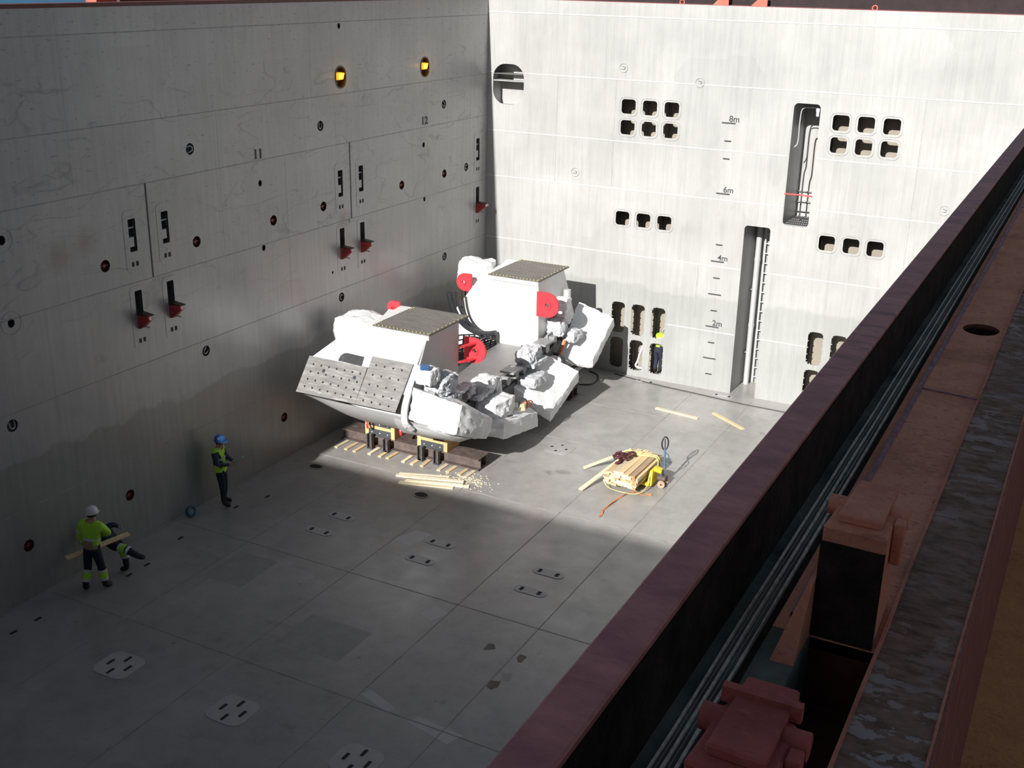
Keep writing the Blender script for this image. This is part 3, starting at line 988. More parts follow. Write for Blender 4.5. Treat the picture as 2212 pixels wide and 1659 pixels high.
# draught marks
def hmark(z, half, x=7.775):
    bm = bmesh.new()
    box(bm, x - half, x + half, -0.004, 0.0, z - 0.02, z + 0.02)
    obj('height_mark', bm, MAT['marking'], wall_back)
for z in (8.0, 6.0, 4.0, 3.0, 2.0, 1.0):
    hmark(z, 0.2)
for z in (7.5, 7.0, 4.5, 3.5, 2.5, 1.5, 0.5):
    hmark(z, 0.1, 7.79)
for n in (8, 6, 4, 2):
    me = text_mesh('%dm' % n, 0.24)
    me.transform(Matrix(((1.0, 0, 0, 7.93), (0, 0, -1, -0.004), (0, 1, 0, n + 0.115), (0, 0, 0, 1))))
    link('height_number', me, MAT['marking'], wall_back)

# space behind the bulkhead: second plating with stiffeners, closed on top
INN = 0.74
for x0, x1, z0, z1 in ((-0.3, 8.40, -0.1, 11.0), (8.40, 9.36, 5.30, 11.0), (9.36, 9.50, -0.1, 11.0), (9.50, 10.38, -0.1, 5.22), (9.50, 10.38, 8.78, 11.0), (10.38, 17.2, -0.1, 11.0)):
    bm = bmesh.new()
    box(bm, x0, x1, INN, INN + 0.02, z0, z1)
    obj('inner_plating', bm, MAT['inner'], wall_back)
for x in (3.9, 5.06, 5.73, 6.6, 10.6, 11.25, 11.9, 12.6):
    for z0, z1 in ((0, 5.5), (5.8, 9.6)):
        bm = bmesh.new()
        box(bm, x - 0.012, x + 0.012, INN - 0.14, INN, z0, z1)
        obj('stiffener', bm, MAT['inner_dark'], wall_back)
for z in (0.02, 2.45, 3.85, 5.55, 7.2, 8.95):
    for x0, x1 in ((0, 8.4), (10.4, 17)):
        bm = bmesh.new()
        box(bm, x0, x1, 0.03, INN, z - 0.01, z + 0.01)
        obj('web_plate', bm, MAT['inner_dark'], wall_back)

def recess(x0, x1, z0, z1, depth, bottom):
    ps = [(x0 - 0.02, x0, 0.02, depth, z0 - 0.02, z1 + 0.02), (x1, x1 + 0.02, 0.02, depth, z0 - 0.02, z1 + 0.02),
          (x0, x1, depth, depth + 0.02, z0 - 0.02, z1 + 0.02), (x0, x1, 0.02, depth, z1, z1 + 0.02)]
    if bottom: ps.append((x0, x1, 0.02, depth, z0 - 0.02, z0))
    for q in ps:
        bm = bmesh.new(); box(bm, *q)
        obj('recess_plate', bm, MAT['wall_back'], wall_back)
recess(8.50, 9.27, 0.0, 5.19, 1.35, False)
recess(9.57, 10.31, 5.29, 8.69, 1.45, False)
recess(0.15, 1.3, 8.0, 9.3, 0.6, True)
bm = bmesh.new()
box(bm, 0.17, 1.28, 0.03, 0.6, 8.73, 8.76)
obj('stringer_plate', bm, MAT['wall_back'], wall_back)
# ledge inside the notch opening seen lit by the sun
bm = bmesh.new()
box(bm, 0.75, 1.28, 0.3, 0.6, 8.76, 9.0)
obj('knee_plate', bm, MAT['wall_back'], wall_back)

# recess contents
t = thing('vertical_pipe', (8.64, 1.12, 0), 'thick grey pipe standing in the tall recess of the sunlit bulkhead', 'pipe')
bm = bmesh.new(); cyl(bm, (8.66, 1.12, 0), (8.66, 1.12, 5.0), 0.085, 0.085, 16)
obj('pipe_run', bm, MAT['pipe_grey'], t, smooth=True)
for z in (1.9, 3.95):
    bm = bmesh.new(); cyl(bm, (8.66, 1.12, z - 0.05), (8.66, 1.12, z + 0.05), 0.095, 0.095, 16)
    obj('sleeve', bm, MAT['pipe_grey'], t, smooth=True)
for z in (1.0, 3.0, 4.6):
    bm = bmesh.new(); box(bm, 8.54, 8.68, 1.10, 1.35, z, z + 0.03)
    obj('pipe_clamp', bm, MAT['frame_grey'], t)
t = thing('recess_ladder', (9.05, 1.2, 0), 'grey steel ladder beside the pipe in the tall recess', 'ladder')
for x in (8.84, 9.22):
    bm = bmesh.new(); box(bm, x - 0.02, x + 0.02, 1.16, 1.2, 0.1, 5.0)
    obj('stringer', bm, MAT['pipe_grey'], t)
for i in range(16):
    bm = bmesh.new(); cyl(bm, (8.84, 1.18, 0.25 + i * 0.3), (9.22, 1.18, 0.25 + i * 0.3), 0.016, 0.016, 8)
    obj('rung', bm, MAT['pipe_grey'], t)
t = thing('recess_grating', (9.94, 0.5, 5.29), 'steel bar grating at the bottom of the upper recess', 'grating')
for i in range(12):
    bm = bmesh.new(); box(bm, 9.6 + i * 0.06, 9.612 + i * 0.06, 0.03, 1.43, 5.29, 5.34)
    obj('grating_bar', bm, MAT['frame_grey'], t)
for y in (0.06, 0.35, 0.65, 0.95):
    bm = bmesh.new(); box(bm, 9.58, 10.3, y - 0.01, y + 0.01, 5.285, 5.325)
    obj('cross_bar', bm, MAT['frame_grey'], t)
t = thing('recess_conduit', (9.8, 0.4, 7.0), 'thin bent pipe with a light fitting at the top of the upper recess', 'pipe')
bm = bmesh.new(); tube(bm, spline([(10.28, 0.3, 8.55), (9.95, 0.3, 8.55), (9.74, 0.32, 8.5), (9.69, 0.35, 8.2), (9.69, 0.35, 7.6), (9.62, 0.3, 7.45)], 5), 0.017, 6)
obj('conduit', bm, MAT['pipe_grey'], t, smooth=True)
bm = bmesh.new(); lathe(bm, (10.18, 0.25, 8.5), (0, 0, -1), [(0.0, -0.06), (0.06, -0.05), (0.06, 0.02), (0.045, 0.06), (0.045, 0.16), (0.0, 0.2)], 12)
obj('light_fitting', bm, MAT['reflect'], t, smooth=True)
t = thing('grab_pipe', (9.95, 0.7, 7.0), 'dark bent handrail running down inside the upper recess', 'handrail')
bm = bmesh.new(); tube(bm, spline([(10.25, 0.75, 7.95), (9.98, 0.75, 7.95), (9.9, 0.75, 7.8), (9.9, 0.75, 6.9), (9.86, 0.75, 6.6), (9.86, 0.75, 5.4)], 5), 0.022, 6)
obj('rail', bm, MAT['dark_grey'], t, smooth=True)
tag(obj('safety_bar', (lambda b: (tube(b, [(9.56, -0.02, 6.19), (9.95, -0.03, 6.2), (10.33, -0.02, 6.19)], 0.022, 8), b)[1])(bmesh.new()), MAT['red_bar'], smooth=True),
    'red safety bar across the upper recess in the bulkhead', 'bar')
for z in (5.75, 6.05):
    bm = bmesh.new(); box(bm, 9.58, 10.3, 1.36, 1.41, z, z + 0.025)
    tag(obj('recess_rung', bm, MAT['frame_grey']), 'grey ladder rung behind the red bar, %s of two' % ('lower' if z < 6 else 'upper'), 'rung', 'rungs in the upper recess')

# ---- right wall below the coaming, far end wall, hatch covers behind the camera
bm = bmesh.new(); box(bm, HOLD_W, HOLD_W + 0.03, Y_END, 0.03, 0, 11.0)
obj('wall_right', bm, MAT['wall_back'], kind='structure', label='grey steel side wall under the near coaming')
bm = bmesh.new(); box(bm, -0.04, HOLD_W, Y_END - 0.03, Y_END, 0, TOP)
obj('wall_front', bm, MAT['wall_left'], kind='structure', label='grey steel end wall behind the camera')

EDGE_Y = -33.55
for i in range(3):
    y1 = EDGE_Y - i * 5.6
    t = thing('hatch_cover', (8.5, y1 - 2.8, TOP), ['closed dark red hatch cover panel whose edge shades the hold', 'closed dark red hatch cover panel second from the opening', 'closed dark red hatch cover panel furthest from the opening'][i], 'hatch cover', 'closed hatch covers behind the camera')
    bm = bmesh.new(); box(bm, -0.4, 17.35, y1 - 5.55, y1, TOP + 0.05, 11.9)
    obj('panel', bm, MAT['hatch_grey'], t)
    for x in (2.0, 8.5, 15.0):
        bm = bmesh.new(); box(bm, x - 0.15, x + 0.15, y1 - 5.4, y1 - 0.1, TOP - 0.3, TOP + 0.05)
        obj('web_girder', bm, MAT['hatch_grey'], t)

t = thing('shade_block', (20.6, -38, 10.08), 'unseen grey block added behind the camera to shade the near coaming', 'shade block')  # added out of view to keep the coaming and side deck in shade
bm = bmesh.new(); box(bm, 17.5, 25.0, -42.5, -35.0, 10.08, 12.3)
obj('blocker_base', bm, MAT['blocker'], t)
bm = bmesh.new(); box(bm, 16.55, 25.0, -42.5, -35.0, 12.3, 18.4)
obj('blocker_body', bm, MAT['blocker'], t)
bm = bmesh.new(); box(bm, 16.5, 25.1, -42.6, -34.9, 18.4, 18.55)
obj('blocker_cap', bm, MAT['blocker'], t)
for x in (18.6, 20.6, 22.6):
    bm = bmesh.new(); ring_strip(bm, rrect(x, 14.0, 0.6, 0.8, 0.2), rrect(x, 14.0, 0.75, 0.95, 0.25), lambda u, v, w: (u, -35.0 + w, v), 0, 0.06)
    f_ = obj('window_frame', bm, MAT['frame_grey'], t)
    bm = bmesh.new(); extrude_outline(bm, rrect(x, 14.0, 0.6, 0.8, 0.2), lambda u, v, w: (u, -35.0 + w, v), 0.0, 0.02)
    obj('pane', bm, MAT['black'], f_)

# ---- decks around the opening and the sea
bm = bmesh.new(); box(bm, -3.0, -0.35, Y_END - 8, 14, 9.9, 10.08)
obj('deck_left', bm, MAT['rust_deck'], kind='structure', label='rust red side deck beyond the far side wall')
bm = bmesh.new(); box(bm, -0.35, 17.4, 1.35, 14, 10.9, 11.05)
obj('deck_back', bm, MAT['rust_deck'], kind='structure', label='rust red deck beyond the sunlit bulkhead')
bm = bmesh.new(); box(bm, -0.35, 17.4, 0.025, 1.36, TOP - 0.13, TOP - 0.002)
obj('trim_1', bm, MAT['coaming_red'], kind='structure', label='dark red coaming rim on top of the sunlit bulkhead')
bm = bmesh.new(); box(bm, -0.35, -0.0, Y_END, 0.02, TOP, TOP + 0.075)
obj('trim_2', bm, MAT['deep_red'], kind='structure', label='dark red coaming rim on top of the side wall')
bm = bmesh.new(); box(bm, -0.35, -0.3, Y_END, 14, 9.9, TOP)
obj('trim_3', bm, MAT['deep_red'], kind='structure', label='outer face of the far coaming')
bm = bmesh.new(); box(bm, -3.05, -3.0, Y_END - 8, 14, -1.0, 10.08)
obj('hull_side', bm, MAT['deep_red'], kind='structure', label='far hull side of the ship')
bm = bmesh.new(); box(bm, -1800, 1800, -1800, 1800, -2.2, -1.2)
obj('sea', bm, MAT['sea'], kind='structure', label='blue sea around the ship')

# hatch cover edge standing beyond the bulkhead
t = thing('end_hatch_cover', (8.5, 3.0, 11.05), 'folded hatch cover with a dark edge above the sunlit bulkhead', 'hatch cover')
bm = bmesh.new(); box(bm, 1.4, 17.4, 1.0, 1.1, 11.13, 11.55)
obj('edge_plate', bm, MAT['black_edge'], t)
bm = bmesh.new(); box(bm, 1.4, 17.4, 1.0, 6.0, 11.56, 11.9)
obj('panel', bm, MAT['red_lit'], t)
for i, x in enumerate((7.15, 8.25)):
    bm = bmesh.new()
    hexa(bm, [(x - 0.33, 0.7, TOP), (x + 0.12, 0.7, TOP), (x + 0.12, 0.76, TOP), (x - 0.33, 0.76, TOP), (x - 0.05, 0.7, TOP + 0.27), (x + 0.12, 0.7, TOP + 0.27), (x + 0.12, 0.76, TOP + 0.27), (x - 0.05, 0.76, TOP + 0.27)])
    tag(obj('coaming_bracket', bm, MAT['red_lit']), ['orange red triangular bracket above the bulkhead, left of two', 'orange red triangular bracket above the bulkhead, right of two'][i], 'bracket', 'triangular brackets above the bulkhead')
for i, x in enumerate((6.05, 11.35)):
    bm = bmesh.new(); torus(bm, (x, 0.3, TOP + 0.05), (0, 1, 0), 0.065, 0.018, 14, 6)
    tag(obj('lashing_eye', bm, MAT['red_lit'], smooth=True), ['small red lashing eye above the bulkhead left of the triangular brackets', 'small red lashing eye above the bulkhead near the upper recess'][i], 'lashing eye', 'lashing eyes above the bulkhead')

# things on the far side deck, seen over the rim
def deck_block(y0, y1, z1, x, label, posts):
    t = thing('deck_fitting', (x, (y0 + y1) / 2, 10.08), label, 'deck fitting', 'red fittings on the far side deck')
    bm = bmesh.new(); box(bm, x - 0.15, x + 0.15, y0, y1, 10.08, z1)
    obj('body', bm, MAT['red_lit'], t)
    for y in posts:
        bm = bmesh.new(); cyl(bm, (x + 0.3, y, 10.08), (x + 0.3, y + 0.15, 11.9), 0.05, 0.05, 8)
        obj('post', bm, MAT['red_lit'], t)
deck_block(-14.0, -13.45, 11.5, -1.6, 'orange red deck fitting beyond the side wall near the left edge', [-13.1])
deck_block(-10.9, -10.7, 11.42, -1.4, 'orange red deck fitting with leaning post beyond the side wall', [-10.9])
bm = bmesh.new(); box(bm, -1.05, -1.0, -13.8, -2, 10.08, 11.40)
tag(obj('far_bulwark', bm, MAT['deep_red']), 'dark red bulwark plate along the far side deck', 'bulwark')

# ================================================================== NEAR COAMING (foreground)
CZ = 10.977
bm = bmesh.new(); box(bm, 17.01, 17.076, -36, 0.02, 10.6, TOP)
coam = obj('trim_4', bm, MAT['coaming_red'], kind='structure', label='dark red inner bar of the near hatch coaming', bevel=0.004)
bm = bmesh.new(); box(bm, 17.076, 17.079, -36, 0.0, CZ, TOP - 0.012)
obj('bar_face', bm, MAT['dark_face'], coam)  # near-black sheet carries the shadow on this side of the bar
bm = bmesh.new(); box(bm, 17.079, 17.136, -36, 0.0, CZ - 0.03, CZ)
obj('trough_plate', bm, MAT['trough'], coam)
bm = bmesh.new(); box(bm, 17.136, 17.1462, -36, 0.0, CZ - 0.03, CZ + 0.0015)
obj('seal_groove', bm, MAT['dark_face'], coam)
def wavy(x, z, w, h, amp, y0=-33.0, y1=-8.0, n=240, seed=0):
    bm = bmesh.new()
    prev = None
    for i in range(n + 1):
        y = y0 + (y1 - y0) * (i / n) ** 1.6
        d = noise.noise(Vector((seed, y * 3.0, 0))) * amp
        ww = w * (0.75 + 0.5 * abs(noise.noise(Vector((seed + 5, y * 7.0, 0)))))
        q = [bm.verts.new(c) for c in ((x + d - ww, y, z), (x + d - ww * 0.6, y, z + h), (x + d + ww * 0.6, y, z + h), (x + d + ww, y, z))]
        if prev:
            for k in range(3):
                bm.faces.new((prev[k], prev[k + 1], q[k + 1], q[k]))
        prev = q
    return bm
for x, w, s in ((17.1005, 0.0024, 1), (17.1155, 0.0028, 2), (17.1315, 0.0022, 3)):
    obj('seal_rail', wavy(x, CZ, w, 0.006, 0.0015, seed=s), MAT['worn_rail'], coam)
for x, w, s in ((17.108, 0.0014, 4), (17.1235, 0.0014, 5)):
    obj('seal_strip', wavy(x, CZ, w, 0.004, 0.001, seed=s), MAT['seam_floor'], coam)
bm = sheet([(17.146, -30.19), (17.306, -30.19), (17.306, 0), (17.146, 0)], [circ(17.24, -28.315, 0.05, 24, 0.062)], 0.02, lambda u, v, w: (u, v, CZ - 0.02 + w))
plate = obj('coaming_plate', bm, MAT['rust'], coam)
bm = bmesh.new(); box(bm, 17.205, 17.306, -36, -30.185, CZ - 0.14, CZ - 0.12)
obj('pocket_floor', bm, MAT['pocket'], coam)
bm = bmesh.new(); box(bm, 17.146, 17.205, -36, -30.19, CZ - 0.13, CZ)
obj('pocket_ledge', bm, MAT['trough'], coam)
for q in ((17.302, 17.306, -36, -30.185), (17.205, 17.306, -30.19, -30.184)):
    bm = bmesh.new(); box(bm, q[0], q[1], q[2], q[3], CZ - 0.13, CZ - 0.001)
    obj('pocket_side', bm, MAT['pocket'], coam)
bm = bmesh.new()
extrude_outline(bm, circ(17.24, -28.315, 0.05, 24, 0.062), lambda u, v, w: (u, v, CZ - 0.001 - w), 0.0, 0.25)
obj('drain_well', bm, MAT['dark_face'], plate)
obj('weld_bead', wavy(17.168, CZ, 0.0065, 0.009, 0.002, y0=-30.15, y1=-6, seed=8), MAT['bead'], plate)
for y in (-28.93, -26.2):
    bm = bmesh.new(); bar(bm, (17.165, y, CZ + 0.001), (17.306, y - 0.015, CZ + 0.001), 0.006, 0.004)
    obj('plate_joint', bm, MAT['bead'], plate)
bm = bmesh.new(); box(bm, 17.306, 17.416, -36, 0.0, CZ - 0.03, CZ + 0.004)
peel = obj('worn_strip', bm, MAT['peel'], coam)
obj('strip_lip', wavy(17.305, CZ, 0.004, 0.010, 0.002, y1=-4, seed=11), MAT['rust_block'], peel)
obj('strip_lip', wavy(17.413, CZ + 0.003, 0.003, 0.005, 0.001, y1=-4, seed=12), MAT['rust_block'], peel)
bm = bmesh.new(); box(bm, 17.412, 17.418, -36, 0.0, 10.0, CZ + 0.003)
obj('coaming_side', bm, MAT['side_red'], coam)
for i in range(6):
    y = -33.5 + i * 2.4
    bm = bmesh.new()
    hexa(bm, [(17.418, y - 0.006, 10.08), (17.5, y - 0.006, 10.08), (17.5, y + 0.006, 10.08), (17.418, y + 0.006, 10.08), (17.418, y - 0.006, 10.5), (17.43, y - 0.006, 10.5), (17.43, y + 0.006, 10.5), (17.418, y + 0.006, 10.5)])
    if i not in (0, 1, 2):
        obj('bracket_plate', bm, MAT['side_red'], coam)
    else:
        bm.free()
bm = bmesh.new(); box(bm, 17.415, 30, Y_END - 8, 14, 9.9, 10.08)
obj('deck_right', bm, MAT['rust_deck'], kind='structure', label='orange rusted side deck below the near coaming')

def hatch_cleat(y0, label, lid, m='rust_block'):
    """rusty wedge cleat; y0 = face towards the camera"""
    t = thing('hatch_cleat', (17.25, y0 + 0.07, CZ), label, 'cleat', 'rusty cleats on the near coaming')
    bm = bmesh.new()
    hexa(bm, [(17.203, y0 + 0.01, CZ), (17.297, y0 + 0.006, CZ), (17.293, y0 + 0.15, CZ), (17.21, y0 + 0.15, CZ),
              (17.203, y0, 11.166), (17.297, y0 - 0.004, 11.166), (17.293, y0 + 0.12, 11.166), (17.21, y0 + 0.12, 11.166)])
    obj('block', bm, MAT[m], t, bevel=0.004)
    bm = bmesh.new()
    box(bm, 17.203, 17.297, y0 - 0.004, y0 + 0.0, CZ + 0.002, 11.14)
    obj('front_shade', bm, MAT['dark_face'], t)  # dark sheet paints the shade on the cleat front
    bm = bmesh.new()
    hexa(bm, [(17.219, y0 + 0.02, 11.165), (17.283, y0 + 0.018, 11.165), (17.283, y0 + 0.165, 11.16), (17.222, y0 + 0.165, 11.16),
              (17.219, y0 + 0.02, 11.18), (17.283, y0 + 0.018, 11.18), (17.283, y0 + 0.165, 11.178), (17.222, y0 + 0.165, 11.178)])
    obj('lid', bm, MAT[m], t, bevel=0.003)
    for x0, x1 in ((17.192, 17.222), (17.280, 17.312)):
        bm = bmesh.new(); cyl(bm, (x0, y0 + 0.095, 11.158), (x1, y0 + 0.095, 11.158), 0.016, 0.016, 12)
        obj('pin', bm, MAT[m], t, smooth=True)
    bm = bmesh.new(); box(bm, 17.296, 17.312, y0 + 0.05, y0 + 0.075, 11.10, 11.168)
    obj('ear', bm, MAT[m], t, bevel=0.002)
    bm = bmesh.new()
    hexa(bm, [(17.168, y0 - 0.10, CZ), (17.203, y0 - 0.10, CZ), (17.203, y0 + 0.10, CZ), (17.168, y0 + 0.10, CZ),
              (17.196, y0 - 0.02, CZ + 0.10), (17.203, y0 - 0.02, CZ + 0.10), (17.203, y0 + 0.10, CZ + 0.10), (17.196, y0 + 0.10, CZ + 0.10)])
    obj('gusset', bm, MAT[m], t)
    if lid:
        bm = bmesh.new()
        hexa(bm, [(17.205, y0 + 0.12, 11.165), (17.295, y0 + 0.12, 11.165), (17.295, y0 + 0.132, 11.165), (17.205, y0 + 0.132, 11.165),
                  (17.205, y0 + 0.12, 11.185), (17.295, y0 + 0.12, 11.185), (17.295, y0 + 0.132, 11.185), (17.205, y0 + 0.132, 11.185)])
        obj('stop_bar', bm, MAT[m], t)
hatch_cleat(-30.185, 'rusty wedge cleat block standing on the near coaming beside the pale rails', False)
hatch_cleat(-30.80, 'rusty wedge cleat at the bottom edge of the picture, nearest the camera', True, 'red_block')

# ================================================================== THE MACHINE
mac = thing('subsea_machine', (2.6, -5.85, 0.7), 'huge white and grey twin towered machine, partly shrink wrapped, standing on wooden cradles', 'machine')
CA, SA = 0.5276, 0.8495
def fF(u, s, w):
    return (u, -9.75 - CA * s - SA * w, 3.71 - SA * s + CA * w)

# hull
def hull():
    bm = bmesh.new()
    prof = [(0, 0), (0.05, 0.13), (0.14, 0.30), (0.28, 0.49), (0.46, 0.68), (0.65, 0.84), (0.84, 0.955), (1, 1)]
    rows = []
    N = 34
    for i in range(N + 1):
        x = 0.74 + (4.1 - 0.74) * i / N
        k = max(0.0, (x - 3.6) / 0.9)
        yf = -10.76 + k * k * 1.2
        zt = 1.97 - 0.45 * k
        l = max(0.0, (1.9 - x) / 1.3)
        zk = 0.72 + 1.15 * l * l + 0.22 * k * k
        pts = [(yf + (-8.5 - yf) * a, zt - (zt - zk) * b) for a, b in prof]
        yb = -0.85 - k * k * 1.2
        pts += [(yb + (-3.1 - yb) * a, zt - (zt - zk) * b) for a, b in prof[::-1]]
        rows.append([bm.verts.new((x, y, z)) for y, z in pts])
    for A, B in zip(rows, rows[1:]):
        for j in range(len(A) - 1):
            bm.faces.new((A[j], A[j + 1], B[j + 1], B[j]))
    for r in (rows[0], rows[-1]):
        x = r[0].co.x
        bm.faces.new(r + [bm.verts.new((x, -3.9, 1.35)), bm.verts.new((x, -8.3, 1.35))])
    return bm
obj('hull', hull(), MAT['grey_paint'], mac, smooth=True)
obj('hull_nose', trilin([(3.3, -10.2, 1.26), (4.75, -9.8, 1.16), (5.0, -8.3, 1.06), (3.3, -8.3, 0.95), (3.4, -10.75, 1.85), (4.75, -10.35, 1.50), (5.05, -8.5, 1.10), (3.4, -8.5, 1.5)], 9, 0, 1, 0, 0.05, 0.22), MAT['grey_paint'], mac, smooth=True, sharp=24)
# perforated front plate
def perforated(cells, fn, th, n=16):
    """cells: (four corners, hole centre, radius)"""
    bm = bmesh.new()
    for cor, (cx, cy), r in cells:
        pts = []
        for k in range(4):
            a, b = cor[k], cor[(k + 1) % 4]
            for q in range(n // 4):
                t = q / (n // 4)
                pts.append((a[0] + (b[0] - a[0]) * t, a[1] + (b[1] - a[1]) * t))
        hole = []
        for p in pts:
            d = math.hypot(p[0] - cx, p[1] - cy)
            hole.append((cx + (p[0] - cx) / d * r, cy + (p[1] - cy) / d * r))
        o1 = [bm.verts.new(fn(p[0], p[1], th)) for p in pts]
        h1 = [bm.verts.new(fn(p[0], p[1], th)) for p in hole]
        h0 = [bm.verts.new(fn(p[0], p[1], 0.0)) for p in hole]
        for i in range(n):
            j = (i + 1) % n
            bm.faces.new((o1[i], o1[j], h1[j], h1[i]))
            bm.faces.new((h1[i], h1[j], h0[j], h0[i]))
    bmesh.ops.remove_doubles(bm, verts=bm.verts[:], dist=1e-4)
    return bm
def grid_cells(cols, rows, hole, corner, big):
    A, B, C, D = corner            # top-left, top-right, bottom-right, bottom-left
    def at(u, v):
        a = (A[0] + (B[0] - A[0]) * u, A[1] + (B[1] - A[1]) * u)
        b = (D[0] + (C[0] - D[0]) * u, D[1] + (C[1] - D[1]) * u)
        return (a[0] + (b[0] - a[0]) * v, a[1] + (b[1] - a[1]) * v)
    out = []
    ub = [0] + [(i + 0.5) / cols for i in range(1, cols - 1)] + [1]
    us = [i / cols for i in range(cols + 1)]
    vs_ = [i / rows for i in range(rows + 1)]
    for i in range(cols):
        for j in range(rows):
            c = [at(us[i], vs_[j]), at(us[i + 1], vs_[j]), at(us[i + 1], vs_[j + 1]), at(us[i], vs_[j + 1])]
            h = hole(i, j)
            lo = [min(q[0] for q in c), max(q[0] for q in c), min(q[1] for q in c), max(q[1] for q in c)]
            h = (min(max(h[0], lo[0] + 0.055), lo[1] - 0.055), min(max(h[1], lo[2] + 0.045), lo[3] - 0.045))
            out.append((c, h, 0.027))
    return out
for cells, outl in ((grid_cells(7, 4, lambda i, j: (0.94 + i * 0.2317 - j * 0.0235, 1.235 + j * 0.193 + i * 0.003), [(0.74, 1.04), (2.47, 1.04), (2.42, 1.98), (0.66, 1.99)], None), [(0.66, 1.99), (2.42, 1.98), (2.47, 1.04), (0.74, 1.04)]),
                    (grid_cells(4, 5, lambda i, j: (2.70 + i * 0.2433 - j * 0.0188, 1.07 + j * 0.195 + i * 0.003), [(2.52, 0.75), (3.68, 0.75), (3.58, 1.97), (2.424, 1.98)], None), [(2.424, 1.98), (3.58, 1.97), (3.68, 0.75), (2.52, 0.75)])):
    pp = obj('perforated_plate', perforated(cells, lambda u, s, w: fF(u, s, w + 0.03), 0.03), MAT['ground_steel'], mac)
    bm = bmesh.new()
    extrude_outline(bm, outl, fF, 0.0, 0.032)
    obj('plate_backing', bm, MAT['black'], pp)
    bm = bmesh.new()
    extrude_outline(bm, outl, fF, 0.0, 0.0585, cap1=False)
    obj('plate_edge', bm, MAT['ground_steel'], pp)
    if len(cells) == 28:
        for c_ in ((1.28, 1.345), (2.20, 1.355)):
            bm = bmesh.new(); extrude_outline(bm, circ(c_[0], c_[1], 0.047, 14), fF, 0.058, 0.0625)
            obj('large_hole_disc', bm, MAT['black'], pp)  # black disc painted for the dark inside of a large hole
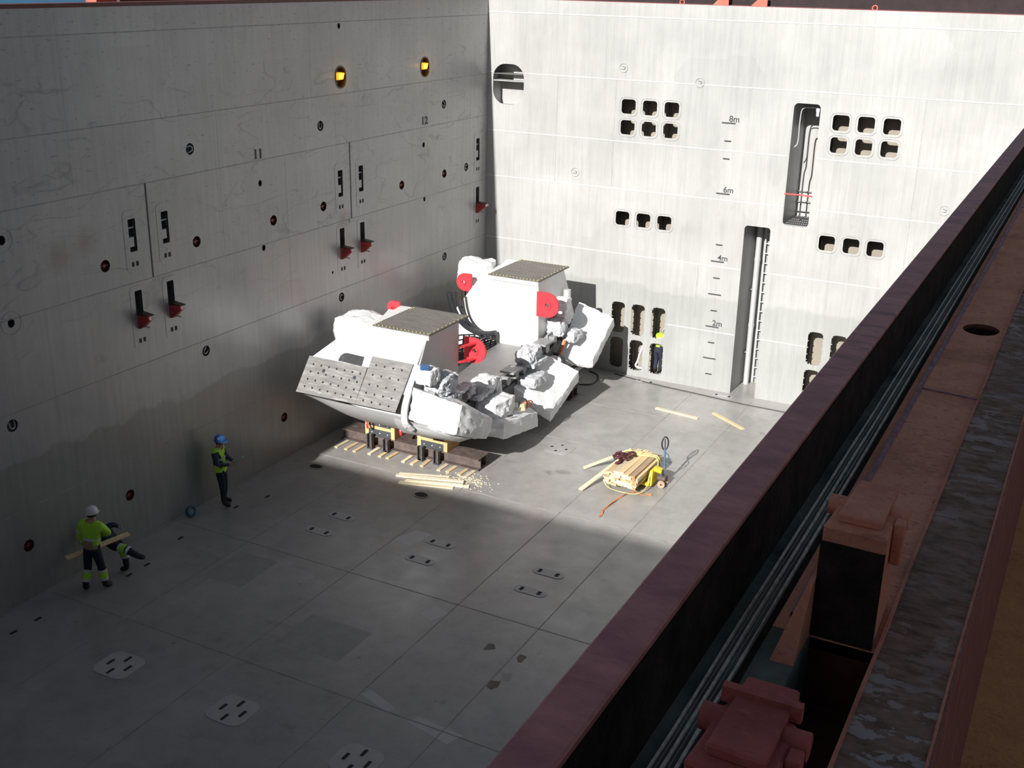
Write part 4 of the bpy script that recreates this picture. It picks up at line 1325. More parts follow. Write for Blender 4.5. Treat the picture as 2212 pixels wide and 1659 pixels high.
# towers
def tower(front):
    if front:
        win = [(2.27, 0.79), (1.72, 0.775), (1.63, 0.80), (1.56, 0.87), (1.53, 0.97), (1.53, 1.02), (2.27, 1.035)]
        bm = sheet([(2.28, 0.0), (3.79, 0.0), (3.67, 1.5), (0.72, 1.5), (0.80, 1.03), (1.49, 0.33), (1.95, 0.06)], [win], 0.11, lambda u, s, w: fF(u, s, w - 0.11))
        obj('front_panel', bm, MAT['white'], mac)
        bm = bmesh.new()
        extrude_outline(bm, [(2.28, 0.77), (1.5, 0.76), (1.5, 1.1), (2.28, 1.1)], lambda u, s, w: fF(u, s, w), -0.10, -0.105)
        obj('window_recess', bm, MAT['black'], mac)  # black plate paints the unlit depth of the opening
        bm = bmesh.new()
        hexa(bm, [(1.15, -10.4, 1.9), (3.62, -10.45, 1.7), (3.76, -8.3, 1.3), (0.85, -8.3, 1.3),
                  (2.2, -9.58, 3.7), (3.79, -9.66, 3.7), (3.8, -8.3, 3.7), (1.75, -8.3, 3.7)])
        obj('tower_shell', bm, MAT['white'], mac)
        bm = bmesh.new()
        hexa(bm, [(3.60, -10.62, 1.75), (3.66, -10.55, 1.75), (3.80, -8.3, 1.3), (3.74, -8.3, 1.3),
                  (3.74, -9.74, 3.69), (3.805, -9.74, 3.69), (3.83, -8.3, 3.69), (3.77, -8.3, 3.69)])
        obj('shaded_side_panel', bm, MAT['grey_paint'], mac)  # grey tone puts the shade of this unlit tower side into colour
        y0, y1 = -9.78, -7.87
    else:
        bm = bmesh.new()
        poly = [(2.3, 3.7), (3.84, 3.7), (3.90, 1.2), (0.85, 1.2), (0.95, 2.25), (1.95, 3.58)]
        a = [bm.verts.new((x, -3.88, z)) for x, z in poly]
        yb = [-2.2, -2.2, -0.95, -0.95, -1.3, -2.1]
        b = [bm.verts.new((x, y, z)) for (x, z), y in zip(poly, yb)]
        bm.faces.new(a); bm.faces.new(b[::-1])
        for i in range(6):
            j = (i + 1) % 6
            bm.faces.new((a[i], a[j], b[j], b[i]))
        obj('tower_shell', bm, MAT['white'], mac)
        y0, y1 = -3.95, -1.92
    bm = bmesh.new(); box(bm, 2.26, 3.88, y0, y1, 3.71, 3.745)
    roof = obj('roof_plate', bm, MAT['roof'], mac)
    bm = bmesh.new()
    n = 19
    for i in range(n):
        y = y0 + 0.1 + (y1 - y0 - 0.2) * i / (n - 1)
        box(bm, 2.30, 3.84, y - 0.02, y + 0.02, 3.744, 3.756)
    obj('roof_ribs', bm, MAT['roof'], roof)
    spots = [(2.31 + i * 0.108, y0 + 0.045) for i in range(15)]
    spots += [(3.835, y0 + 0.1 + i * (y1 - y0 - 0.2) / 9) for i in range(10)]
    if not front:
        spots += [(2.31 + i * 0.108, y1 - 0.045) for i in range(15)]
    spots += [(2.315, y0 + 0.12 + i * 0.09) for i in range(3)] + [(2.315, y1 - 0.12 - i * 0.09) for i in range(3)]
    bolt_me = None
    for bx_, by_ in spots:
        if bolt_me is None:
            bm = bmesh.new(); box(bm, -0.013, 0.013, -0.013, 0.013, 0.0, 0.018)
            bolt_me = bpy.data.meshes.new('bolt'); bmesh.ops.recalc_face_normals(bm, faces=bm.faces[:]); bm.to_mesh(bolt_me); bm.free()
            bolt_me.materials.append(MAT['yellow_bolt'])
        o = bpy.data.objects.new('bolt', bolt_me); COL.objects.link(o); o.parent = roof
        o.location = (bx_, by_, 3.745)
    bm = bmesh.new(); box(bm, 2.28, 3.86, y0 + 0.005, y0 + 0.05, 3.60, 3.71)
    obj('eave_lip', bm, MAT['white'], mac)
    # pale sloping panel beside the dark roof
    bm = bmesh.new()
    hexa(bm, [(2.26, y0 + 0.05, 3.66), (2.26, y1, 3.66), (1.78, y1 + 0.05, 3.62), (1.45, y0 + 0.55, 3.30),
              (2.26, y0 + 0.05, 3.71), (2.26, y1, 3.71), (1.80, y1 + 0.05, 3.68), (1.46, y0 + 0.55, 3.36)])
    obj('roof_side_panel', bm, MAT['white'], mac)
tower(True)
tower(False)

# red lifting eyes
def pad_eye(x, y, z, sx, r, ribs, gus=1):
    out = [(x - sx * r * 0.9, z - r)] + [(x + sx * r * math.sin(math.radians(a)), z - r * math.cos(math.radians(a))) for a in range(0, 181, 15)] + [(x - sx * r * 0.9, z + r)]
    bm = sheet(out, [circ(x + sx * 0.02, z, r * 0.2, 12)], 0.07, lambda u, v, w: (u, y + w, v))
    e = obj('lifting_eye', bm, MAT['pad_red'], mac)
    bm = bmesh.new()
    ring_strip(bm, circ(x + sx * 0.02, z, r * 0.2, 14), circ(x + sx * 0.02, z, r * 0.33, 14), lambda u, v, w: (u, y + w, v), 0.0, -0.03)
    obj('eye_bush', bm, MAT['pad_red'], e, smooth=True)
    if ribs:
        for dz in (-0.62, 0.62):
            bm = bmesh.new()
            bar(bm, (x - 0.16, y - 0.46, z + r * dz), (x + 0.02, y, z + r * dz), 0.10, 0.035)
            obj('gusset', bm, MAT['pad_red'], e)
pad_eye(4.06, -7.93, 2.86, 1, 0.33, True)
pad_eye(4.14, -3.92, 3.08, 1, 0.36, False)
pad_eye(1.42, -3.86, 3.36, -1, 0.26, False)
pad_eye(1.63, -7.9, 3.60, -1, 0.2, False)
# small red towing rings under the hull
for x in (1.48, 2.52):
    bm = bmesh.new()
    torus(bm, (x, -9.02, 0.72), (0.75, 0.6, 0.1), 0.10, 0.030, 16, 8)
    obj('towing_ring', bm, MAT['pad_red'], mac, smooth=True)

# saddle deck between the towers
bm = bmesh.new()
ys = [-8.3 + 4.42 * i / 16 for i in range(17)]
def zs(y):
    t = (y + 6.3) / 2.4
    return 1.30 + 0.40 * t * t
top = [[bm.verts.new((x, y, zs(y))) for y in ys] for x in (2.4, 3.2, 4.0)]
bot = [[bm.verts.new((x, y, zs(y) - 0.25)) for y in ys] for x in (2.4, 3.2, 4.0)]
for k in range(2):
    for i in range(16):
        bm.faces.new((top[k][i], top[k + 1][i], top[k + 1][i + 1], top[k][i + 1]))
        bm.faces.new((bot[k][i], bot[k][i + 1], bot[k + 1][i + 1], bot[k + 1][i]))
for k in (0, 2):
    for i in range(16):
        bm.faces.new((top[k][i], top[k][i + 1], bot[k][i + 1], bot[k][i]))
obj('saddle_deck', bm, MAT['deck_grey'], mac, smooth=True)
bm = bmesh.new(); box(bm, 0.9, 2.42, -8.3, -3.88, 0.95, 1.05)
obj('pit_floor', bm, MAT['dark_grey'], mac)

# black curved rails and lattice in the pit
for dx, dy, r in ((0.0, 0.0, 0.085), (0.15, 0.12, 0.045)):
    bm = bmesh.new()
    tube(bm, spline([(1.32 + dx, -4.55 + dy, 3.2), (1.38 + dx, -4.5 + dy, 2.85), (1.50 + dx, -4.42 + dy, 2.5), (1.72 + dx, -4.3 + dy, 2.2), (2.05 + dx * 0.6, -4.2 + dy, 2.03), (2.35 + dx * 0.4, -4.12 + dy * 0.5, 2.0), (2.62, -4.08, 2.06)], 6), r, 8)
    obj('guide_rail', bm, MAT['black'], mac, smooth=True)
bm = bmesh.new()
P00, P10, P11, P01 = V(1.50, -4.62, 1.95), V(2.02, -5.75, 1.32), V(2.62, -4.08, 1.72), V(2.60, -4.05, 2.04)
def bil(u, v): return P00.lerp(P01, u).lerp(P10.lerp(P11, u), v)
for i in range(9):
    u = i / 8
    bar(bm, bil(u, 0), bil(u, 1), 0.045, 0.045)
for j in range(7):
    v = j / 6
    bar(bm, bil(0, v), bil(1, v), 0.045, 0.03)
obj('lattice_panel', bm, MAT['black'], mac)
# dark frame and bag left of the far tower
for a, b in (((1.0, -3.3, 3.0), (0.95, -3.4, 1.6)), ((1.15, -3.2, 3.0), (1.2, -3.3, 1.8)), ((1.0, -3.3, 2.2), (1.35, -3.9, 2.6))):
    bm = bmesh.new(); tube(bm, [a, b], 0.045, 8)
    obj('guard_bar', bm, MAT['lamp_body'], mac, smooth=True)
bm = bmesh.new(); box(bm, 1.0, 1.55, -3.1, -2.6, 1.9, 3.2)
obj('winch_box', bm, MAT['dark_grey'], mac)
obj('wrapped_bag', blob((1.32, -2.95, 3.38), (0.85, 0.75, 0.8), 3.1, 0.07, 2.6), MAT['wrap'], mac, smooth=True, sharp=24)
obj('wrapped_bag', blob((1.0, -8.45, 3.12), (1.05, 0.9, 0.62), 8.4, 0.06, 2.6), MAT['wrap'], mac, smooth=True, sharp=24)

# corner guard right of the perforated plate
bm = bmesh.new()
for dz in (0,):
    pth = spline([(3.72, -10.10, 3.06), (3.74, -10.5, 2.5), (3.76, -10.72, 2.1), (3.80, -10.74, 1.8), (3.9, -10.6, 1.6)], 5)
    for a, b in zip(pth, pth[1:]):
        bar(bm, a, b, 0.16, 0.05, V(0, -1, 0.6))
obj('corner_guard', bm, MAT['grey_paint'], mac)
bm = bmesh.new(); box(bm, 3.74, 3.98, -10.35, -10.05, 2.75, 3.05)
obj('junction_box', bm, MAT['white'], mac, bevel=0.02)

# side frame with brackets
fz = lambda y: 1.52 + 0.052 * (y + 6.3) ** 2
pth = [V(4.02, -10.45 + i * 0.46, fz(-10.45 + i * 0.46)) for i in range(19)]
bm = bmesh.new()
for a, b in zip(pth, pth[1:]):
    bar(bm, a, b, 0.10, 0.30)
obj('side_frame', bm, MAT['frame_grey'], mac)
for i, y in enumerate((-10.15, -9.55, -9.05, -8.55, -8.05, -7.0, -6.45, -5.95, -5.5, -4.6, -4.1, -3.6, -3.1)):
    z = fz(y)
    h = 0.26 if i % 2 else 0.20
    bm = sheet([(y - 0.19, z - 0.15), (y + 0.19, z - 0.15), (y + 0.16, z + h), (y - 0.16, z + h)], [circ(y, z + 0.06, 0.065, 10, 0.085)], 0.05, lambda u, v, w: (4.08 + w, u, v))
    b_ = obj('bracket', bm, MAT['frame_grey'], mac)
    bm = bmesh.new(); extrude_outline(bm, circ(y, z + 0.06, 0.065, 10, 0.085), lambda u, v, w: (4.085 + w, u, v), 0, 0.002)
    obj('bracket_hole', bm, MAT['black'], b_)
    bm = bmesh.new(); box(bm, 4.10, 4.30, y - 0.10, y + 0.10, z + 0.02, z + 0.20)
    if i % 2: obj('actuator_block', bm, MAT['frame_grey'], b_, bevel=0.015)
    else:
        bm.free(); bm = bmesh.new(); cyl(bm, (4.08, y, z + 0.10), (4.30, y, z + 0.10), 0.12, 0.12, 16)
        obj('actuator_cap', bm, MAT['frame_grey'], b_, smooth=True)
for y, z in ((-6.1, 1.70), (-4.2, 1.95)):
    bm = bmesh.new(); box(bm, 4.0, 4.42, y - 0.3, y + 0.25, z + 0.1, z + 0.16)
    obj('shelf_plate', bm, MAT['frame_grey'], mac)
bm = bmesh.new(); torus(bm, (4.35, -3.75, 1.45), (0.3, -0.2, 1), 0.30, 0.035, 24, 8)
obj('cable_wheel', bm, MAT['black'], mac, smooth=True)
bm = bmesh.new(); cyl(bm, (4.35, -3.75, 1.42), (4.36, -3.76, 1.46), 0.2, 0.2, 16)
obj('wheel_disc', bm, MAT['wrap'], mac)
bm = bmesh.new(); box(bm, 4.3, 4.36, -3.9, -1.9, 0.9, 1.0)
obj('outrigger_beam', bm, MAT['frame_grey'], mac)
bm = bmesh.new(); box(bm, 4.6, 4.66, -3.9, -1.9, 0.85, 0.95)
obj('outrigger_beam', bm, MAT['frame_grey'], mac)
bm = bmesh.new(); cyl(bm, (4.05, -2.35, 2.3), (4.02, -2.3, 3.15), 0.13, 0.11, 14)
obj('exhaust_pipe', bm, MAT['pipe_grey'], mac, smooth=True)
bm = bmesh.new(); tube(bm, spline([(4.4, -3.2, 1.9), (4.35, -3.35, 1.55), (4.25, -3.5, 1.4)], 5), 0.05, 8)
obj('red_hose', bm, MAT['strap_orange'], mac, smooth=True)
bm = bmesh.new(); tube(bm, spline([(4.15, -3.1, 2.3), (4.2, -3.2, 1.9), (4.15, -3.4, 1.5)], 5), 0.03, 8)
obj('control_hose', bm, MAT['black'], mac, smooth=True)

# lumps wrapped in film on the frame
obj('film_bundle', blob((4.12, -10.25, 2.92), (0.38, 0.42, 0.34), 1.2, 0.04, 4, rnd=0.35), MAT['wrap'], mac, smooth=True, sharp=24)
bm = bmesh.new(); obox(bm, (4.14, -10.40, 3.16), (0.10, 0.03, 0), (-0.03, 0.07, 0.02), (0.0, -0.01, 0.03))
obj('name_label', bm, MAT['blue_label'], mac)
obj('film_bundle', blob((4.15, -9.70, 2.55), (0.48, 0.70, 0.42), 5.2, 0.07, 5.5), MAT['foil'], mac, smooth=True, sharp=24)
obj('film_bundle', blob((4.12, -7.45, 1.84), (0.42, 0.62, 0.32), 6.2, 0.06, 4.5), MAT['wrap'], mac, smooth=True, sharp=24)
obj('film_bundle', blob((4.22, -7.05, 1.60), (0.25, 0.25, 0.5), 6.9, 0.05, 3.5), MAT['wrap'], mac, smooth=True, sharp=24)
obj('film_bundle', blob((4.12, -4.95, 1.90), (0.42, 0.75, 0.36), 7.7, 0.07, 5.0), MAT['foil'], mac, smooth=True, sharp=24)
obj('film_bundle', blob((4.12, -2.85, 2.62), (0.38, 0.42, 0.75), 9.3, 0.06, 4.0), MAT['wrap'], mac, smooth=True, sharp=24)
obj('film_bundle', blob((4.14, -3.15, 2.25), (0.4, 0.5, 0.4), 4.6, 0.06, 4.0), MAT['foil'], mac, smooth=True, sharp=24)

# big wrapped modules on the right-hand side
def module(name, cs, seed, puff=0.02, amp=0.03, freq=3.0, mat='wrap', rnd=0.03):
    return obj(name, trilin(cs, 17, amp, freq, seed, puff, rnd), MAT[mat], mac, smooth=True, sharp=32)
module('wrapped_module', [(3.84, -10.70, 1.90), (5.0, -10.40, 1.62), (5.03, -8.90, 1.00), (3.95, -9.0, 1.10), (3.84, -10.45, 2.62), (4.95, -10.10, 2.25), (5.05, -8.70, 1.46), (3.95, -9.20, 1.98)], 1.0, 0.06, 0.05, rnd=0.12)
module('wrapped_module', [(4.2, -8.30, 0.80), (5.05, -8.15, 0.72), (5.07, -6.20, 0.40), (4.2, -6.30, 0.55), (4.2, -8.20, 1.35), (5.05, -8.10, 1.17), (5.07, -6.25, 0.82), (4.2, -6.30, 1.05)], 2.3, 0.02, 0.03)
obj('module_hood', blob((4.45, -7.6, 1.26), (0.75, 1.0, 0.55), 2.9, 0.05, 3.6), MAT['wrap'], mac, smooth=True, sharp=24)
module('wrapped_module', [(4.22, -5.85, 0.80), (5.02, -5.30, 0.22), (5.05, -3.60, 0.86), (4.22, -4.05, 1.34), (4.18, -6.0, 1.30), (5.05, -5.35, 0.50), (5.07, -3.66, 1.20), (4.22, -4.15, 1.70)], 3.7)
module('wrapped_module', [(4.20, -3.05, 1.10), (5.02, -2.50, 0.95), (5.05, -1.05, 1.85), (4.20, -1.70, 2.38), (4.20, -3.15, 1.38), (5.05, -2.62, 1.24), (5.07, -1.15, 2.14), (4.20, -1.85, 2.68)], 4.9)
obj('module_hood', blob((4.42, -5.35, 1.38), (0.55, 0.75, 0.26), 7.1, 0.05, 2.6), MAT['foil'], mac, smooth=True, sharp=24)
obj('module_hood', blob((4.42, -2.75, 1.95), (0.45, 0.55, 0.30), 7.9, 0.05, 2.6), MAT['foil'], mac, smooth=True, sharp=24)
for c_, s_, sd in (((4.3, -9.35, 2.25), (0.30, 0.9, 0.10), 12.1), ((4.28, -7.9, 1.72), (0.25, 0.8, 0.10), 13.7), ((4.30, -4.9, 1.72), (0.34, 0.9, 0.10), 15.2)):
    obj('film_sheet', blob(c_, s_, sd, 0.05, 4.0, rnd=0.1), MAT['foil'], mac, smooth=True, sharp=24)
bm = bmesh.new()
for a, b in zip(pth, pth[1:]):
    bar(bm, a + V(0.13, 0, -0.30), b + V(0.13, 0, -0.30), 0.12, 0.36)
obj('frame_shadow_gap', bm, MAT['dark_grey'], mac)  # dark strip added for the shaded gap below the side frame
obj('film_bundle', blob((4.12, -8.35, 1.95), (0.30, 0.35, 0.25), 3.3, 0.05, 4.5), MAT['foil'], mac, smooth=True, sharp=24)

# ------------------------------------------------------------------ cradles and beams
def h_beam(x0, x1, yc, label, w=0.30, h=0.30, twin=True):
    t = thing('steel_beam', ((x0 + x1) / 2, yc, 0), label, 'beam', 'steel beams under the machine')
    for dy in ((-w / 2, w / 2) if twin else (0,)):
        for z0, z1, ww in ((0.03, 0.055, w * 0.98), (h + 0.005, h + 0.03, w * 0.98), (0.055, h + 0.005, 0.025)):
            bm = bmesh.new(); box(bm, x0, x1, yc + dy - ww / 2, yc + dy + ww / 2, z0, z1)
            obj('flange' if ww > 0.1 else 'web', bm, MAT['beam'], t)
    return t
h_beam(0.5, 4.72, -8.55, 'long rusty steel beam lying on battens under the front of the machine')
h_beam(0.6, 4.6, -2.75, 'long rusty steel beam in shadow under the rear of the machine')

def chock(x0, x1, y0, y1, z0, z1, label):
    t = thing('wooden_cradle', ((x0 + x1) / 2, (y0 + y1) / 2, z0), label, 'cradle', 'wooden cradles under the machine')
    for a, b in ((x0, x0 + 0.11), (x1 - 0.11, x1)):
        bm = bmesh.new(); box(bm, a, b, y0, y1, z0, z1)
        obj('side_board', bm, MAT['chock'], t)
    zm = (z0 + z1) / 2
    bm = bmesh.new(); box(bm, x0 + 0.11, x1 - 0.11, y0, y1, zm - 0.01, zm + 0.07)
    obj('middle_board', bm, MAT['chock'], t)
    for za, zb in ((zm + 0.07, z1 - 0.01), (z0, zm - 0.01)):
        bm = bmesh.new(); box(bm, x0 + 0.115, x1 - 0.115, y0 + 0.012, y1, za, zb)
        p_ = obj('clamp_plate', bm, MAT['rubber_pad'], t)
        for k in (0.15, 0.5, 0.85):
            bm = bmesh.new(); xx = x0 + 0.11 + (x1 - x0 - 0.22) * k
            cyl(bm, (xx, y0 + 0.012, (za + zb) / 2), (xx, y0 - 0.01, (za + zb) / 2), 0.017, 0.017, 6)
            obj('bolt', bm, MAT['reflect'], p_)
chock(1.28, 2.20, -8.82, -8.2, 0.33, 0.74, 'orange wooden cradle under the machine, left of the two at the front')
chock(2.90, 3.80, -8.82, -8.2, 0.33, 0.74, 'orange wooden cradle under the machine, right of the two at the front')
chock(1.35, 2.3, -3.0, -2.4, 0.33, 0.74, 'wooden cradle in shadow under the rear left of the machine')
chock(2.9, 3.8, -3.0, -2.4, 0.33, 0.74, 'wooden cradle in shadow under the rear right of the machine')

def post(x, y, h, label):
    t = thing('channel_post', (x, y, 0), label, 'post', 'steel channel posts clamped to the front beam')
    bm = bmesh.new(); box(bm, x - 0.065, x + 0.065, y + 0.03, y + 0.055, 0.03, h)
    obj('web', bm, MAT['bracket'], t)
    for s in (-1, 1):
        bm = bmesh.new(); box(bm, x + s * 0.065 - 0.012, x + s * 0.065 + 0.012, y - 0.06, y + 0.055, 0.03, h)
        obj('flange', bm, MAT['bracket'] if s < 0 else MAT['beam'], t)
    bm = bmesh.new(); box(bm, x - 0.08, x + 0.08, y - 0.065, y + 0.06, 0.0, 0.03)
    obj('foot_plate', bm, MAT['bracket'], t)
post(1.52, -8.95, 0.42, 'dark channel post against the left cradle, first from the left')
post(2.02, -8.95, 0.36, 'dark channel post against the left cradle, second from the left')
post(3.08, -8.95, 0.40, 'dark channel post against the right cradle, its left post')
post(3.56, -8.95, 0.37, 'dark channel post against the right cradle, its right post')

# battens poking out under the beam
bx = [0.74, 1.05, 1.30, 1.72, 2.05, 2.32, 2.72, 3.05, 3.26, 3.82, 4.10, 4.42, 4.64]
words = ['first', 'second', 'third', 'fourth', 'fifth', 'sixth', 'seventh', 'eighth', 'ninth', 'tenth', 'eleventh', 'twelfth', 'last']
for i, x in enumerate(bx):
    L = 0.62 if i < 3 else 0.42
    bm = bmesh.new()
    yc = -9.28 - (0.08 if i < 3 else 0.0) + random.uniform(-0.03, 0.03)
    w = 0.05
    sk = random.uniform(-0.05, 0.05)
    hexa(bm, [(x - w + sk, yc, 0.0), (x + w + sk, yc, 0.0), (x + w, -8.30, 0.0), (x - w, -8.30, 0.0), (x - w + sk, yc, 0.03), (x + w + sk, yc, 0.03), (x + w, -8.30, 0.03), (x - w, -8.30, 0.03)])
    tag(obj('batten', bm, MAT['wood'] if i % 3 else MAT['wood_pale']), 'short wooden batten under the front beam, %s from the left' % words[i] if i < 12 else 'short wooden batten under the front beam, furthest right', 'batten', 'battens under the front beam')

# ================================================================== LOOSE TIMBER AND GEAR ON THE FLOOR
def plank(p0, p1, w, h, label, mat='wood_pale', group=None, name='plank', roll=None):
    bm = bmesh.new()
    bar(bm, p0, p1, w, h, roll if roll else V(0, 0, 1))
    return tag(obj(name, bm, MAT[mat]), label, 'plank', group)
G = 'planks in the pile beside the beam'
plank((3.05, -10.05, 0.016), (4.42, -9.62, 0.016), 0.10, 0.03, 'pale plank at the back of the pile in front of the beam', group=G)
plank((3.34, -10.37, 0.016), (4.66, -9.98, 0.016), 0.11, 0.03, 'pale plank at the shaded front edge of the pile', group=G)
plank((3.42, -10.20, 0.016), (4.96, -9.72, 0.016), 0.11, 0.03, 'longest pale plank in the pile, reaching furthest right', group=G)
plank((3.30, -10.08, 0.048), (4.74, -9.60, 0.048), 0.09, 0.03, 'pale plank lying on top of the pile beside the beam', group=G)
plank((3.60, -10.16, 0.048), (4.80, -9.74, 0.048), 0.08, 0.03, 'pale plank lying second on top of the pile beside the beam', group=G)
plank((3.05, -9.90, 0.016), (4.25, -9.46, 0.016), 0.06, 0.02, 'narrow pale strip behind the plank pile', group=G)
plank((7.01, -2.32, 0.016), (8.36, -2.50, 0.016), 0.12, 0.03, 'pale board lying alone on the sunlit floor near the bulkhead')
plank((8.60, -1.86, 0.016), (9.72, -2.63, 0.016), 0.11, 0.03, 'tan board lying askew on the floor near the tall recess', mat='wood')

# sawdust
bm = bmesh.new()
for i in range(260):
    a = random.gauss(0, 1); b = random.gauss(0, 1)
    x, y = 4.75 + a * 0.28, -9.38 + b * 0.16
    s = random.uniform(0.006, 0.02)
    c = V(x, y, 0.004)
    obox(bm, c, V(s, s * random.uniform(-0.5, 0.5), 0), V(-s * 0.3, s * 0.6, 0), V(0, 0, 0.003))
tag(obj('sawdust', bm, MAT['wood_pale']), 'pale sawdust scattered on the floor at the end of the beam', 'sawdust', kind='stuff')

# timber bundle on the pallet truck
tb = thing('timber_bundle', (8.28, -7.3, 0.14), 'strapped bundle of sawn battens lying on the yellow pallet truck', 'timber bundle')
bm = bmesh.new(); box(bm, -0.072, 0.072, -0.8, 0.8, -0.021, 0.021)
src = obj('plank', bm, MAT['wood'], tb)
src.matrix_basis = Matrix.Translation((-50, 0, 0))
first = True
shades = [MAT['wood'], MAT['wood_pale'], MAT['wood_old']]
mesh_by = []
for m_ in shades:
    me = src.data.copy(); me.materials.clear(); me.materials.append(m_); mesh_by.append(me)
bpy.data.objects.remove(src)
for r in range(8):
    n = 5 if r in (0, 7) else 6
    for c in range(n):
        o = bpy.data.objects.new('plank', random.choice(mesh_by[:2] if random.random() < 0.7 else mesh_by))
        COL.objects.link(o); adopt(o, tb)
        sag = 0.05 * ((c - (n - 1) / 2) / 3) ** 2 * (1 if r > 3 else -0.5)
        o.matrix_basis = Matrix.Translation((8.28 + (c - (n - 1) / 2) * 0.148, -7.3 + random.uniform(-0.06, 0.06), 0.165 + r * 0.044 - sag)) @ Matrix.Rotation(random.uniform(-0.035, 0.035), 4, 'Z') @ Matrix.Rotation(random.uniform(-0.05, 0.05), 4, 'Y')
def loop_xz(y, x0, x1, z0, z1, dy=0.0):
    return [(x, y + dy * (x - x0), z) for x, z in rrect((x0 + x1) / 2, (z0 + z1) / 2, x1 - x0, z1 - z0, 0.12, 4)]
for y, dy in ((-6.95, 0.15), (-6.82, 0.1), (-7.05, 0.25)):
    bm = bmesh.new(); tube(bm, loop_xz(y, 7.80, 8.76, 0.11, 0.53, dy), 0.016, 6, closed=True)
    obj('strap', bm, MAT['strap_yellow'], tb, smooth=True)
bm = bmesh.new(); tube(bm, spline([(7.85, -8.15, 0.25), (8.0, -8.2, 0.10), (8.4, -8.22, 0.06), (8.75, -8.1, 0.05), (8.85, -7.8, 0.15), (8.80, -7.4, 0.4)], 6), 0.011, 6)
obj('strap', bm, MAT['strap_yellow'], tb, smooth=True)
bm = bmesh.new(); bar(bm, (8.62, -8.13, 0.5), (8.66, -8.14, 0.14), 0.07, 0.01, V(0, -1, 0))
obj('strap', bm, MAT['strap_orange'], tb)
for i in range(3):
    bm = bmesh.new(); obox(bm, (8.05 + i * 0.1, -6.85 + i * 0.03, 0.53), (0.06, 0.01, 0), (0, 0.05, 0.01), (0, 0, 0.018))
    obj('ratchet', bm, MAT['strap_yellow'], tb)
plank((7.98, -6.95, 0.50), (7.42, -8.55, 0.03), 0.12, 0.03, 'long pale plank leaning from the timber bundle to the floor towards the camera')
plank((7.95, -6.60, 0.49), (6.95, -7.32, 0.03), 0.11, 0.03, 'long pale plank leaning from the timber bundle to the floor on the left')

t = thing('webbing_sling', (8.05, -7.25, 0.5), 'crumpled maroon webbing sling lying on the timber bundle', 'sling')
for i in range(5):
    bm = bmesh.new()
    c = V(8.0 + random.uniform(-0.10, 0.16), -7.2 + random.uniform(-0.28, 0.28), 0.57 + i * 0.012)
    pts = [c + V(math.cos(a) * random.uniform(0.07, 0.14), math.sin(a) * random.uniform(0.09, 0.2), random.uniform(-0.03, 0.05)) for a in [k * PI / 4 for k in range(8)]]
    tube(bm, pts, 0.03, 6, closed=True)
    obj('sling_loop', bm, MAT['sling'], t, smooth=True)
bm = bmesh.new(); tube(bm, spline([(8.0, -7.35, 0.55), (8.02, -7.55, 0.54), (7.98, -7.7, 0.54), (8.05, -7.62, 0.57)], 5), 0.035, 6)
obj('sling_tail', bm, MAT['sling'], t, smooth=True)

# orange strap on the floor
def ribbon(pts, w, z=0.006):
    bm = bmesh.new()
    P = spline([(x, y, z) for x, y in pts], 6)
    prev = None
    for i, p in enumerate(P):
        d = (P[min(i + 1, len(P) - 1)] - P[max(i - 1, 0)]).normalized()
        n = V(-d.y, d.x, 0) * w / 2
        tw = math.sin(i * 0.7) * 0.015 + 0.012
        q = [bm.verts.new(p - n), bm.verts.new(p + n + V(0, 0, tw)), bm.verts.new(p + n + V(0, 0, tw + 0.004)), bm.verts.new(p - n + V(0, 0, 0.004))]
        if prev:
            for k in range(4):
                bm.faces.new((prev[k], prev[(k + 1) % 4], q[(k + 1) % 4], q[k]))
        prev = q
    return bm
tag(obj('tie_strap', ribbon([(8.66, -8.0), (8.58, -7.98), (8.45, -8.25), (8.39, -8.63), (8.33, -9.19), (8.37, -9.40), (8.41, -9.61)], 0.055), MAT['strap_orange']), 'orange tie strap trailing over the floor from the timber bundle', 'strap')
tag(obj('tie_strap', ribbon([(8.66, -8.03), (8.85, -7.98), (9.04, -7.93)], 0.05), MAT['strap_orange']), 'short orange strap end beside the pallet truck wheel', 'strap')

# pallet truck
pt = thing('pallet_truck', (8.95, -7.2, 0), 'yellow hand pallet truck with upright handle under the timber bundle', 'pallet truck')
for y in (-7.55, -7.0):
    bm = bmesh.new(); box(bm, 7.75, 8.85, y - 0.08, y + 0.08, 0.08, 0.14)
    f_ = obj('fork', bm, MAT['yellow'], pt, bevel=0.01)
    bm = bmesh.new(); cyl(bm, (7.9, y - 0.05, 0.045), (7.9, y + 0.05, 0.045), 0.042, 0.042, 12)
    obj('load_roller', bm, MAT['wheel'], f_, smooth=True)
bm = bmesh.new()
hexa(bm, [(8.78, -7.62, 0.08), (8.90, -7.62, 0.08), (8.90, -6.92, 0.08), (8.78, -6.92, 0.08), (8.78, -7.45, 0.42), (8.86, -7.45, 0.42), (8.86, -7.08, 0.42), (8.78, -7.08, 0.42)])
obj('fork_frame', bm, MAT['yellow'], pt, bevel=0.015)
bm = bmesh.new()
obox(bm, (8.94, -7.25, 0.40), (0.10, 0, -0.02), (0, 0.09, 0), (0.01, 0, 0.05))
obj('cover', bm, MAT['yellow'], pt, bevel=0.02)
bm = bmesh.new(); cyl(bm, (9.02, -7.25, 0.12), (9.0, -7.25, 0.42), 0.075, 0.06, 14)
obj('pump', bm, MAT['bracket'], pt, smooth=True)
bm = bmesh.new(); box(bm, 8.94, 9.16, -7.36, -7.14, 0.18, 0.27)
obj('pump_base', bm, MAT['beam'], pt, bevel=0.015)
